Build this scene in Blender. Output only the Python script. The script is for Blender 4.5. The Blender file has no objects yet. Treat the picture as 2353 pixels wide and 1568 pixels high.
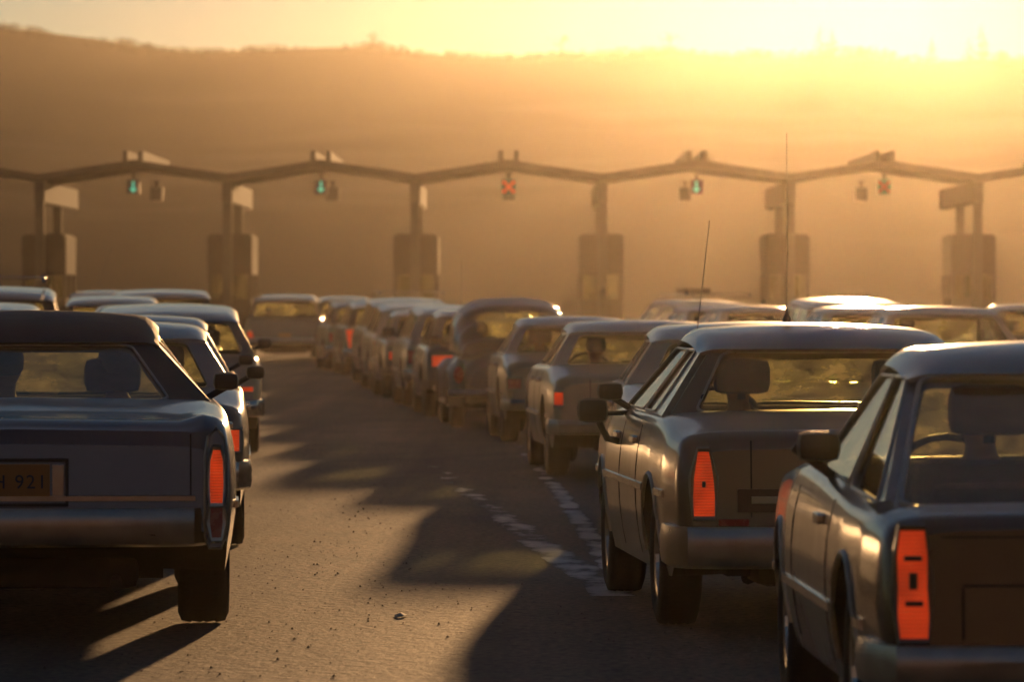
import bpy, bmesh, math, random
from math import sin, cos, pi, radians
from mathutils import Vector, Matrix, noise as mnoise

random.seed(7)
scene = bpy.context.scene
COL = scene.collection

# ------------------------------------------------------------------ camera, sky, sun, exposure
EYE = 1.42
BRAKE, SIGNAL = 0.44, 0.6               # lamp strengths
cam_data = bpy.data.cameras.new('camera')
cam = bpy.data.objects.new('camera', cam_data)
COL.objects.link(cam)
cam_data.sensor_width = 36.0
cam_data.lens = 183.6
cam.location = (0, 0, EYE)
cam.rotation_euler = (radians(90 - 0.415), 0, 0)
cam_data.clip_start = 0.5
cam_data.clip_end = 6000
cam_data.dof.use_dof = True
cam_data.dof.focus_distance = 25.5
cam_data.dof.aperture_fstop = 6.3
scene.camera = cam

SUN_EL, SUN_AZ = 3.85, 3.8            # degrees: just above the ridge, to the right of the road
world = bpy.data.worlds.new('World')
scene.world = world
world.use_nodes = True
wn = world.node_tree
bg = wn.nodes['Background']
sky = wn.nodes.new('ShaderNodeTexSky')
sky.sky_type = 'NISHITA'
sky.sun_disc = False
sky.sun_elevation = radians(SUN_EL)
sky.sun_rotation = radians(SUN_AZ)
sky.altitude = 100
sky.air_density = 0.75
sky.dust_density = 0.0
sky.ozone_density = 1.5
wn.links.new(sky.outputs[0], bg.inputs[0])
bg.inputs[1].default_value = 0.065

sun_data = bpy.data.lights.new('sun', 'SUN')
sun_data.energy = 5.0
sun_data.angle = radians(0.7)
sun_data.color = (1.0, 0.55, 0.23)
sun = bpy.data.objects.new('sun', sun_data)
COL.objects.link(sun)
_d = Vector((sin(radians(SUN_AZ)) * cos(radians(SUN_EL)), cos(radians(SUN_AZ)) * cos(radians(SUN_EL)), sin(radians(SUN_EL))))
sun.rotation_euler = _d.to_track_quat('Z', 'Y').to_euler()
sun.location = _d * 60

vs = scene.view_settings
vs.view_transform = 'Standard'
vs.look = 'None'
vs.gamma = 1.0
vs.exposure = -0.3
scene.cycles.max_bounces = 8
scene.cycles.transparent_max_bounces = 24
scene.cycles.volume_bounces = 0
scene.cycles.sample_clamp_indirect = 4.0
scene.cycles.caustics_reflective = False
scene.cycles.caustics_refractive = False

# ------------------------------------------------------------------ helpers
def tag(o, label=None, cat=None, group=None, kind=None):
    if label: o['label'] = label
    if cat: o['category'] = cat
    if group: o['group'] = group
    if kind: o['kind'] = kind
    return o

def empty(name, loc=(0, 0, 0), rz=0.0):
    o = bpy.data.objects.new(name, None)
    o.empty_display_size = 0.3
    COL.objects.link(o)
    o.location = loc
    o.rotation_euler = (0, 0, rz)
    return o

def node_mat(name):
    m = bpy.data.materials.new(name)
    m.use_nodes = True
    nt = m.node_tree
    return m, nt, nt.nodes['Principled BSDF']

def mat(name, color, rough=0.6, metal=0.0, coat=0.0, vary=0.12, scale=8.0, emit=None, estr=0.0, bump=0.0, bscale=60.0, spec=0.5):
    """Principled material whose colour and roughness drift a little with an object-space noise."""
    m, nt, b = node_mat(name)
    N, L = nt.nodes, nt.links
    tc = N.new('ShaderNodeTexCoord')
    nz = N.new('ShaderNodeTexNoise')
    nz.inputs['Scale'].default_value = scale
    nz.inputs['Detail'].default_value = 5
    L.new(tc.outputs['Object'], nz.inputs['Vector'])
    rp = N.new('ShaderNodeValToRGB')
    c = Vector(color[:3])
    a = c * (1 - vary); d = c * (1 + vary)
    rp.color_ramp.elements[0].position = 0.3
    rp.color_ramp.elements[1].position = 0.7
    rp.color_ramp.elements[0].color = (*a, 1)
    rp.color_ramp.elements[1].color = (*[min(1, x) for x in d], 1)
    L.new(nz.outputs['Fac'], rp.inputs['Fac'])
    L.new(rp.outputs['Color'], b.inputs['Base Color'])
    mr = N.new('ShaderNodeMapRange')
    mr.inputs['To Min'].default_value = max(0.0, rough - 0.08)
    mr.inputs['To Max'].default_value = min(1.0, rough + 0.12)
    L.new(nz.outputs['Fac'], mr.inputs['Value'])
    L.new(mr.outputs[0], b.inputs['Roughness'])
    b.inputs['Metallic'].default_value = metal
    b.inputs['Coat Weight'].default_value = coat
    b.inputs['Coat Roughness'].default_value = 0.08
    b.inputs['Specular IOR Level'].default_value = spec
    if emit:
        b.inputs['Emission Color'].default_value = (*emit, 1)
        b.inputs['Emission Strength'].default_value = estr
    if bump:
        n2 = N.new('ShaderNodeTexNoise')
        n2.inputs['Scale'].default_value = bscale
        L.new(tc.outputs['Object'], n2.inputs['Vector'])
        bp = N.new('ShaderNodeBump')
        bp.inputs['Strength'].default_value = bump
        bp.inputs['Distance'].default_value = 0.01
        L.new(n2.outputs['Fac'], bp.inputs['Height'])
        L.new(bp.outputs[0], b.inputs['Normal'])
    return m

def link_mesh(name, me, parent=None):
    o = bpy.data.objects.new(name, me)
    COL.objects.link(o)
    if parent is not None: o.parent = parent
    return o

def obj(name, bm, mats, parent=None, smooth=None):
    """Close a bmesh into ONE mesh object; smooth = sharp angle in degrees or None for flat."""
    bmesh.ops.recalc_face_normals(bm, faces=bm.faces)
    me = bpy.data.meshes.new(name)
    if smooth is not None:
        lim = radians(smooth)
        for f in bm.faces: f.smooth = True
        for e in bm.edges:
            if len(e.link_faces) == 2 and e.calc_face_angle(0) > lim: e.smooth = False
    bm.to_mesh(me); bm.free()
    for m in (mats if isinstance(mats, (list, tuple)) else [mats]): me.materials.append(m)
    return link_mesh(name, me, parent)

def box(bm, cx, cy, cz, sx, sy, sz, bev=0.0, mi=0, rot=None):
    r = bmesh.ops.create_cube(bm, size=1.0)
    vs_ = r['verts']
    for v in vs_:
        v.co = Vector((v.co.x * sx, v.co.y * sy, v.co.z * sz))
    fs = set(f for v in vs_ for f in v.link_faces)
    if bev > 0:
        es = list(set(e for v in vs_ for e in v.link_edges))
        g = bmesh.ops.bevel(bm, geom=es, offset=bev, segments=2, affect='EDGES', profile=0.6)
        vs_ = list(set(v for f in g['faces'] for v in f.verts) | set(v for v in vs_ if v.is_valid))
        fs = set(f for v in vs_ for f in v.link_faces)
    for v in vs_:
        co = v.co.copy()
        if rot is not None: co = rot @ co
        v.co = co + Vector((cx, cy, cz))
    for f in fs: f.material_index = mi
    return vs_

def shell(bm, t):
    """Give an open sheet real thickness t on its inner side."""
    bm.normal_update()
    faces = list(bm.faces); vs_ = list(bm.verts)
    inner = {v: bm.verts.new(v.co - v.normal * t) for v in vs_}
    rim = [(e.verts[0], e.verts[1]) for e in bm.edges if len(e.link_faces) == 1]
    for f in faces:
        g = bm.faces.new([inner[v] for v in reversed(f.verts)]); g.material_index = f.material_index; g.smooth = f.smooth
    for a, b in rim:
        try: bm.faces.new((a, b, inner[b], inner[a]))
        except ValueError: pass

def tube(bm, pts, rad, n=8, mi=0):
    """A round bar through points; rad is a number or one per point."""
    pts = [Vector(p) for p in pts]
    rings = []
    for i, p in enumerate(pts):
        t = (pts[min(i + 1, len(pts) - 1)] - pts[max(i - 1, 0)]).normalized()
        up = Vector((0, 0, 1)) if abs(t.z) < 0.9 else Vector((1, 0, 0))
        a = t.cross(up).normalized(); b = t.cross(a).normalized()
        r = rad[i] if isinstance(rad, (list, tuple)) else rad
        rings.append([bm.verts.new(p + (a * cos(2 * pi * k / n) + b * sin(2 * pi * k / n)) * r) for k in range(n)])
    for q, w in zip(rings, rings[1:]):
        for k in range(n):
            f = bm.faces.new((q[k], q[(k + 1) % n], w[(k + 1) % n], w[k])); f.material_index = mi
    for r in (rings[0], rings[-1]):
        f = bm.faces.new(r); f.material_index = mi

def strip(bm, path, half_w, out, thick, mi=0):
    """A flat bar following path: widened along `half_w` and raised along `out`."""
    hw, ou = Vector(half_w), Vector(out)
    prev = None
    for p in path:
        p = Vector(p)
        ring = [bm.verts.new(p - hw), bm.verts.new(p + hw), bm.verts.new(p + hw * 0.8 + ou * thick), bm.verts.new(p - hw * 0.8 + ou * thick)]
        if prev:
            for k in range(4):
                f = bm.faces.new((prev[k], prev[(k + 1) % 4], ring[(k + 1) % 4], ring[k])); f.material_index = mi
        else:
            f = bm.faces.new(ring); f.material_index = mi
        prev = ring
    f = bm.faces.new(prev); f.material_index = mi

def lerp(a, b, t): return a + (b - a) * t

def curve(tbl, x, smooth=True):
    """Read a table of (x, y) with eased interpolation."""
    if x <= tbl[0][0]: return tbl[0][1]
    for (x0, y0), (x1, y1) in zip(tbl, tbl[1:]):
        if x <= x1:
            t = (x - x0) / max(1e-9, x1 - x0)
            if smooth: t = t * t * (3 - 2 * t)
            return y0 + (y1 - y0) * t
    return tbl[-1][1]

def at(px, dist):
    """Lateral metres for a column of the photograph (2353 wide) at a distance ahead."""
    return (px - 1176.5) * dist / 12000.0
# ------------------------------------------------------------------ setting: ground, road, hill
def ground_material():
    m, nt, b = node_mat('frosty_verge')
    N, L = nt.nodes, nt.links
    tc = N.new('ShaderNodeTexCoord')
    n1 = N.new('ShaderNodeTexNoise'); n1.inputs['Scale'].default_value = 0.05; n1.inputs['Detail'].default_value = 8
    L.new(tc.outputs['Object'], n1.inputs['Vector'])
    r = N.new('ShaderNodeValToRGB')
    r.color_ramp.elements[0].color = (0.07, 0.055, 0.035, 1)
    r.color_ramp.elements[1].color = (0.14, 0.115, 0.07, 1)
    L.new(n1.outputs['Fac'], r.inputs['Fac'])
    L.new(r.outputs[0], b.inputs['Base Color'])
    b.inputs['Roughness'].default_value = 0.95
    return m

def asphalt_material():
    m, nt, b = node_mat('worn_asphalt')
    N, L = nt.nodes, nt.links
    tc = N.new('ShaderNodeTexCoord')
    def nz(scale, detail=4, sx=1, sy=1):
        mp = N.new('ShaderNodeMapping'); mp.inputs['Scale'].default_value = (sx, sy, 1)
        L.new(tc.outputs['Object'], mp.inputs['Vector'])
        n = N.new('ShaderNodeTexNoise'); n.inputs['Scale'].default_value = scale; n.inputs['Detail'].default_value = detail
        L.new(mp.outputs[0], n.inputs['Vector'])
        return n
    big = nz(0.35, 6, 1, 0.35)
    mid = nz(2.2, 8, 1, 0.4)
    fine = nz(48.0, 3)
    r = N.new('ShaderNodeValToRGB')
    r.color_ramp.elements[0].position = 0.32; r.color_ramp.elements[0].color = (0.125, 0.098, 0.070, 1)
    r.color_ramp.elements[1].position = 0.68; r.color_ramp.elements[1].color = (0.29, 0.222, 0.145, 1)
    mx = N.new('ShaderNodeMath'); mx.operation = 'MULTIPLY_ADD'; mx.inputs[1].default_value = 0.6
    ml = N.new('ShaderNodeMath'); ml.operation = 'MULTIPLY'; ml.inputs[1].default_value = 0.4
    L.new(mid.outputs['Fac'], ml.inputs[0])
    L.new(big.outputs['Fac'], mx.inputs[0]); L.new(ml.outputs[0], mx.inputs[2])
    L.new(mx.outputs[0], r.inputs['Fac'])
    trk = nz(1.0, 5, 1.5, 0.03)
    tr_ = N.new('ShaderNodeMapRange'); tr_.inputs['From Min'].default_value = .35; tr_.inputs['From Max'].default_value = .65
    tr_.inputs['To Min'].default_value = .48; tr_.inputs['To Max'].default_value = 1.08
    L.new(trk.outputs['Fac'], tr_.inputs['Value'])
    tm_ = N.new('ShaderNodeMix'); tm_.data_type = 'RGBA'; tm_.blend_type = 'MULTIPLY'; tm_.inputs['Factor'].default_value = 1
    L.new(r.outputs[0], tm_.inputs['A']); L.new(tr_.outputs[0], tm_.inputs['B'])
    agg = nz(26.0, 4, 1, .7)                                # coarse aggregate showing through
    ag = N.new('ShaderNodeMapRange'); ag.inputs['From Min'].default_value = .35; ag.inputs['From Max'].default_value = .62
    ag.inputs['To Min'].default_value = .50; ag.inputs['To Max'].default_value = 1.12
    L.new(agg.outputs['Fac'], ag.inputs['Value'])
    am = N.new('ShaderNodeMix'); am.data_type = 'RGBA'; am.blend_type = 'MULTIPLY'; am.inputs['Factor'].default_value = 1
    L.new(tm_.outputs['Result'], am.inputs['A']); L.new(ag.outputs[0], am.inputs['B'])
    # small dark specks, only in some patches
    v = N.new('ShaderNodeTexVoronoi'); v.inputs['Scale'].default_value = 7.0
    L.new(tc.outputs['Object'], v.inputs['Vector'])
    lt = N.new('ShaderNodeValToRGB'); lt.color_ramp.elements[0].position = 0.10; lt.color_ramp.elements[1].position = 0.2
    L.new(v.outputs['Distance'], lt.inputs['Fac'])
    gate = N.new('ShaderNodeValToRGB'); gate.color_ramp.elements[0].position = 0.45; gate.color_ramp.elements[1].position = 0.6
    L.new(big.outputs['Fac'], gate.inputs['Fac'])
    mxs = N.new('ShaderNodeMath'); mxs.operation = 'MAXIMUM'
    L.new(lt.outputs[0], mxs.inputs[0]); L.new(gate.outputs[0], mxs.inputs[1])
    mix = N.new('ShaderNodeMix'); mix.data_type = 'RGBA'
    mix.inputs['A'].default_value = (0.018, 0.016, 0.015, 1)
    L.new(mxs.outputs[0], mix.inputs['Factor']); L.new(am.outputs['Result'], mix.inputs['B'])
    L.new(mix.outputs['Result'], b.inputs['Base Color'])
    b.inputs['Roughness'].default_value = 0.72
    b.inputs['Specular IOR Level'].default_value = 0.35
    b1 = N.new('ShaderNodeBump'); b1.inputs['Strength'].default_value = 0.9; b1.inputs['Distance'].default_value = 0.010
    L.new(fine.outputs['Fac'], b1.inputs['Height'])
    b2 = N.new('ShaderNodeBump'); b2.inputs['Strength'].default_value = 0.9; b2.inputs['Distance'].default_value = 0.012
    L.new(mid.outputs['Fac'], b2.inputs['Height'])
    lump = nz(13.0, 5)
    b3 = N.new('ShaderNodeBump'); b3.inputs['Strength'].default_value = 1.0; b3.inputs['Distance'].default_value = 0.02
    L.new(lump.outputs['Fac'], b3.inputs['Height']); L.new(b1.outputs[0], b3.inputs['Normal']); L.new(b3.outputs[0], b2.inputs['Normal'])
    L.new(b2.outputs[0], b.inputs['Normal'])
    return m

def hill_material():
    m, nt, b = node_mat('wooded_hillside')
    N, L = nt.nodes, nt.links
    tc = N.new('ShaderNodeTexCoord')
    mp = N.new('ShaderNodeMapping'); mp.inputs['Scale'].default_value = (0.016, 0.07, 0.07)
    L.new(tc.outputs['Object'], mp.inputs['Vector'])
    n = N.new('ShaderNodeTexNoise'); n.inputs['Scale'].default_value = 1.0; n.inputs['Detail'].default_value = 7
    L.new(mp.outputs[0], n.inputs['Vector'])
    # snow lies only in a belt of open ground low on the slope
    sp = N.new('ShaderNodeSeparateXYZ'); L.new(tc.outputs['Object'], sp.inputs[0])
    belt = N.new('ShaderNodeValToRGB')
    e = belt.color_ramp.elements
    e[0].position = 0.12; e[0].color = (0, 0, 0, 1)
    e[1].position = 0.30; e[1].color = (1, 1, 1, 1)
    x = e.new(0.52); x.color = (1, 1, 1, 1)
    x = e.new(0.64); x.color = (0, 0, 0, 1)
    dv = N.new('ShaderNodeMath'); dv.operation = 'DIVIDE'; dv.inputs[1].default_value = 40.0
    L.new(sp.outputs['Z'], dv.inputs[0]); L.new(dv.outputs[0], belt.inputs['Fac'])
    th = N.new('ShaderNodeValToRGB'); th.color_ramp.elements[0].position = 0.50; th.color_ramp.elements[1].position = 0.62
    L.new(n.outputs['Fac'], th.inputs['Fac'])
    mu = N.new('ShaderNodeMath'); mu.operation = 'MULTIPLY'
    L.new(belt.outputs[0], mu.inputs[0]); L.new(th.outputs[0], mu.inputs[1])
    mix = N.new('ShaderNodeMix'); mix.data_type = 'RGBA'
    mix.inputs['A'].default_value = (0.035, 0.028, 0.020, 1)
    mix.inputs['B'].default_value = (0.055, 0.048, 0.042, 1)
    L.new(mu.outputs[0], mix.inputs['Factor'])
    L.new(mix.outputs['Result'], b.inputs['Base Color'])
    b.inputs['Roughness'].default_value = 0.95
    b.inputs['Specular IOR Level'].default_value = 0.1
    return m

RIDGE_Y = 600.0
HILL_FOOT = 500.0
RIDGE_PX = [(-2400, 30), (-1400, 60), (-700, 30), (0, 55), (200, 82), (400, 110), (520, 114), (620, 104), (860, 100), (940, 112), (1000, 121), (1150, 126),
            (1300, 116), (1450, 122), (1540, 110), (1640, 124), (1800, 132), (1900, 122), (2010, 136), (2150, 140), (2200, 148), (2260, 132), (2360, 146),
            (2700, 120), (3300, 165), (4200, 110)]
RIDGE = [((px - 1176.5) * RIDGE_Y / 12000, EYE + (700 - py) * RIDGE_Y / 12000) for px, py in RIDGE_PX]

def hill_height(x, y):
    top = curve(RIDGE, x) - 0.5
    if y <= RIDGE_Y:
        t = max(0.0, (y - HILL_FOOT) / (RIDGE_Y - HILL_FOOT))
        s = 0.55 * t + 0.45 * t * t * (3 - 2 * t)
        z = top * s
    else:
        t = (y - RIDGE_Y) / 140
        z = top * (1 - 0.85 * min(1, t) ** 1.3) - 0.4 * t
    z += mnoise.noise(Vector((x * 0.012, y * 0.012, 3.1))) * 2.2 * min(1, max(0, (y - HILL_FOOT) / 100)) * (1 if y < RIDGE_Y - 100 else 0.3)
    return max(z, -0.3)

def build_setting():
    bm = bmesh.new()
    vs_ = [bm.verts.new(p) for p in ((-700, -300, -0.03), (700, -300, -0.03), (700, 745, -0.03), (-700, 745, -0.03))]
    bm.faces.new(vs_)
    tag(obj('ground', bm, ground_material()), kind='structure')
    bm = bmesh.new()
    nx, ny = 40, 120
    vv = [[bm.verts.new((lerp(-32, 32, i / nx), lerp(-41, 214, j / ny), 0)) for i in range(nx + 1)] for j in range(ny + 1)]
    for j in range(ny):
        for i in range(nx): bm.faces.new((vv[j][i], vv[j][i + 1], vv[j + 1][i + 1], vv[j + 1][i]))
    tag(obj('road', bm, asphalt_material()), kind='structure')
    bm = bmesh.new()
    xs = [lerp(-600, 600, i / 200) for i in range(201)]
    ys = [lerp(HILL_FOOT - 5, RIDGE_Y, j / 60) for j in range(61)] + [RIDGE_Y + d for d in (10, 25, 50, 80, 110, 140)]
    vv = [[bm.verts.new((x, y, hill_height(x, y))) for x in xs] for y in ys]
    for a, c in zip(vv, vv[1:]):
        for i in range(len(xs) - 1): bm.faces.new((a[i], a[i + 1], c[i + 1], c[i]))
    tag(obj('hill', bm, hill_material(), smooth=180), kind='structure')

def build_bounce_slope():
    """Unseen slope added behind the viewer to block low sky and bounce warm light."""
    bm = bmesh.new()
    xs = [lerp(-640, 640, i / 80) for i in range(81)]; ys = [-42, -55, -70, -90, -115, -140, -180, -230, -290]
    vv = [[bm.verts.new((x, y, -.2 + 37 * min(1, ((-42 - y) / 90)) ** .8 * (.9 + .1 * mnoise.noise(Vector((x * .02, y * .02, 1)))))) for x in xs] for y in ys]
    for a, c in zip(vv, vv[1:]):
        for i in range(80): bm.faces.new((a[i], a[i + 1], c[i + 1], c[i]))
    tag(obj('hill', bm, mat('warm_bounce_slope', (0.42, 0.29, 0.17), rough=0.95, spec=0.05, vary=.35, scale=.05), smooth=180), kind='structure')  # added out of view; grass colour raised for warm bounce onto car rears

def leaf_clump(bm, c, r, n, rnd, flat=1.0):
    for _ in range(n):
        d = Vector((rnd.gauss(0, 1), rnd.gauss(0, 1), rnd.gauss(0, 1) * flat))
        d = d.normalized() * r * rnd.random() ** 0.5
        s = r * rnd.uniform(0.12, 0.3)
        q = Matrix.Rotation(rnd.uniform(0, 6.3), 3, Vector((rnd.gauss(0, 1), rnd.gauss(0, 1), rnd.gauss(0, 1))).normalized())
        p = Vector(c) + d
        bm.faces.new([bm.verts.new(p + q @ Vector(k)) for k in ((-s, -s * .6, 0), (s, -s * .4, 0), (s * .5, s * .8, 0), (-s * .6, s * .7, 0))])

def conifer(bmc, x, y, z, h, rnd):
    n = 9
    for k in range(n):
        t = k / (n - 1)
        zz = z + h * (0.15 + 0.85 * t)
        r = h * 0.24 * (1 - t) ** 0.8 + 0.04
        for a in range(7):
            an = rnd.uniform(0, 6.3)
            leaf_clump(bmc, (x + cos(an) * r * 0.55, y + sin(an) * r * 0.55, zz - rnd.uniform(0, .05) * h), r * 0.6 + .05, 5, rnd, 0.6)

def bare_tree(bm, x, y, z, h, rnd):
    def limb(p, d, l, r, depth):
        q = p + d * l
        tube(bm, [p, lerp(p, q, .5) + Vector((rnd.gauss(0, 1), rnd.gauss(0, 1), 0)) * l * .05, q], [r, r * .8, r * .55], 4)
        if depth == 0: return
        for _ in range(3):
            nd = (d + Vector((rnd.gauss(0, .55), rnd.gauss(0, .55), rnd.gauss(.15, .25)))).normalized()
            limb(q, nd, l * rnd.uniform(.55, .75), r * .5, depth - 1)
    limb(Vector((x, y, z)), Vector((rnd.gauss(0, .05), rnd.gauss(0, .05), 1)).normalized(), h * .38, h * .03, 3)

def build_trees():
    rnd = random.Random(5)
    leaf = mat('dark_conifer_needles', (0.035, 0.036, 0.02), rough=0.9, spec=0.1)
    bark = mat('grey_brown_bark', (0.07, 0.055, 0.04), rough=0.95, spec=0.1)
    bm = bmesh.new()
    for k in range(2600):                                  # the scrubby wood along the crest
        x = rnd.uniform(-150, 150) if k > 1900 else rnd.uniform(-65, 65)
        y = RIDGE_Y + rnd.uniform(-6, 4)
        h = (.45 + .9 * max(0, mnoise.noise(Vector((x * .11, 2.0, 0))) + .35)) * rnd.uniform(.7, 1.25) * (1.5 if x > 20 else 1.0)
        z = hill_height(x, y) - 0.15
        for _ in range(4):
            leaf_clump(bm, (x + rnd.gauss(0, h * .22), y + rnd.gauss(0, h * .22), z + h * rnd.uniform(.15, .8)), h * rnd.uniform(.22, .34), 9, rnd)
    tag(obj('wood', bm, leaf), label='dark wood covering the upper slope and crest of the hill', cat='wood', kind='stuff')
    spots = [(1885, 3.9, 'c', 'thin pointed conifer on the crest in the brightest glow below the sun'),
             (1912, 3.4, 'c', 'short pointed conifer beside the thin one on the crest below the sun'),
             (2252, 4.6, 'c', 'dark broad conifer standing highest on the crest at far right'),
             (2226, 3.4, 'c', 'lower conifer against the left flank of the broad dark one on the crest'),
             (2140, 3.2, 'c', 'small lone pointed conifer on the crest left of the broad dark conifers'),
             (855, 1.9, 'b', 'bare spreading tree on the crest where the left ridge drops'),
             (1540, 2.2, 'b', 'wide bare tree on the crest above the fourth canopy peak'),
             (1292, 2.1, 'b', 'rounded bare tree on the crest above the red lane signal')]
    for px, h, kd, lab in spots:
        x = (px - 1176.5) * RIDGE_Y / 12000
        z = hill_height(x, RIDGE_Y) - 0.1
        t = empty('conifer' if kd == 'c' else 'bare_tree', (x, RIDGE_Y, z))
        tag(t, lab, 'tree', 'trees along the hill crest')
        b1 = bmesh.new(); tube(b1, [(0, 0, 0), (0, 0, h * .5), (0, 0, h * .95)], [h * .035, h * .02, h * .006], 6)
        obj('trunk', b1, bark, t)
        b2 = bmesh.new()
        if kd == 'c': conifer(b2, 0, 0, 0, h, rnd); obj('crown', b2, leaf, t)
        else:
            bare_tree(b2, 0, 0, h * .1, h, rnd)
            for _ in range(26):
                leaf_clump(b2, (rnd.gauss(0, h * .3), rnd.gauss(0, h * .3), h * rnd.uniform(.45, .95)), h * .12, 8, rnd)
            obj('crown', b2, bark, t)

def build_haze():
    bm = bmesh.new()
    box(bm, 0, 220, 20.5, 1420, 1080, 43)
    m = bpy.data.materials.new('haze_air'); m.use_nodes = True
    nt = m.node_tree
    for n in list(nt.nodes):
        if n.type != 'OUTPUT_MATERIAL': nt.nodes.remove(n)
    v = nt.nodes.new('ShaderNodeVolumePrincipled')
    v.inputs['Color'].default_value = HAZE_COLOR
    v.inputs['Density'].default_value = HAZE_DENSITY
    v.inputs['Anisotropy'].default_value = HAZE_G
    nt.links.new(v.outputs[0], [n for n in nt.nodes if n.type == 'OUTPUT_MATERIAL'][0].inputs['Volume'])
    o = obj('haze', bm, m)
    tag(o, kind='stuff')

HAZE_COLOR = (0.97, 0.88, 0.74, 1)
HAZE_DENSITY = 0.000068
HAZE_G = 0.912

build_setting()
build_bounce_slope()
build_trees()
# ------------------------------------------------------------------ materials for vehicles
PAINT = {}
def paint(name, color, rough=0.30, metal=0.4, coat=0.8):
    color = tuple(c * .44 for c in color)
    if name not in PAINT:
        PAINT[name] = mat(name + '_paint', color, rough=rough, metal=metal, coat=coat, vary=0.10, scale=3.0)
    return PAINT[name]

M_INT = mat('dark_cloth_trim', (0.035, 0.03, 0.027), rough=0.9, spec=0.2)
M_UNDER = mat('road_grimed_underside', (0.018, 0.016, 0.014), rough=0.95, spec=0.1)
M_RUBBER = mat('tyre_rubber', (0.022, 0.021, 0.02), rough=0.85, spec=0.3, bump=0.3, bscale=90)
M_CHROME = mat('dulled_chrome', (0.55, 0.54, 0.52), rough=0.18, metal=1.0, vary=0.15, scale=14)
M_TRIM = mat('weathered_trim', (0.30, 0.27, 0.24), rough=0.38, metal=1.0, vary=0.2, scale=14)
M_BLACK = mat('black_plastic', (0.02, 0.019, 0.018), rough=0.45)
M_VINYL = mat('brown_grained_vinyl', (0.05, 0.04, 0.033), rough=0.55, bump=0.25, bscale=160, spec=0.5)
M_SEAM = mat('panel_gap_shadowline', (0.012, 0.011, 0.01), rough=0.9)
M_LAMP = mat('lit_brake_lens', (0.35, 0.02, 0.012), rough=0.25, emit=(1.0, 0.085, 0.012), estr=BRAKE, vary=0.1, scale=30)
def ribbed_lens(name, col, em, strength):
    m, nt, b = node_mat(name); N, L = nt.nodes, nt.links
    tc = N.new('ShaderNodeTexCoord'); b.inputs['Base Color'].default_value = (*col, 1); b.inputs['Roughness'].default_value = .2
    wv = N.new('ShaderNodeTexWave'); wv.bands_direction = 'Z'; wv.inputs['Scale'].default_value = 26; wv.inputs['Distortion'].default_value = 0
    L.new(tc.outputs['Object'], wv.inputs['Vector'])
    gr = N.new('ShaderNodeTexNoise'); gr.inputs['Scale'].default_value = 9; gr.inputs['Detail'].default_value = 1; L.new(tc.outputs['Object'], gr.inputs['Vector'])
    ad = N.new('ShaderNodeMath'); ad.operation = 'MULTIPLY_ADD'; ad.inputs[1].default_value = .28; L.new(wv.outputs['Fac'], ad.inputs[0]); L.new(gr.outputs['Fac'], ad.inputs[2])
    mr = N.new('ShaderNodeMapRange'); mr.inputs['From Min'].default_value = .35; mr.inputs['From Max'].default_value = .95
    mr.inputs['To Min'].default_value = strength * .55; mr.inputs['To Max'].default_value = strength * 1.35
    L.new(ad.outputs[0], mr.inputs['Value']); L.new(mr.outputs[0], b.inputs['Emission Strength'])
    b.inputs['Emission Color'].default_value = (*em, 1)
    bp = N.new('ShaderNodeBump'); bp.inputs['Strength'].default_value = .4; bp.inputs['Distance'].default_value = .004
    L.new(wv.outputs['Fac'], bp.inputs['Height']); L.new(bp.outputs[0], b.inputs['Normal'])
    return m
M_LAMP = ribbed_lens('lit_brake_lens', (0.30, 0.015, 0.01), (1.0, 0.075, 0.012), BRAKE)
M_LAMP_DIM = mat('unlit_red_lens', (0.25, 0.015, 0.01), rough=0.25, vary=0.1, scale=30)
M_HEAD = mat('headlight_glass', (0.5, 0.5, 0.5), rough=0.1, vary=0.05)
M_PLATE = mat('amber_number_plate', (0.24, 0.11, 0.025), rough=0.5, vary=0.05)
M_INK = mat('dark_blue_plate_ink', (0.02, 0.022, 0.04), rough=0.6)
M_SKIN = mat('skin', (0.32, 0.18, 0.12), rough=0.6)
M_COAT = mat('dark_wool_coat', (0.014, 0.012, 0.011), rough=0.95, spec=0.1)
M_HAIR = mat('brown_hair', (0.012, 0.008, 0.005), rough=0.8)

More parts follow.
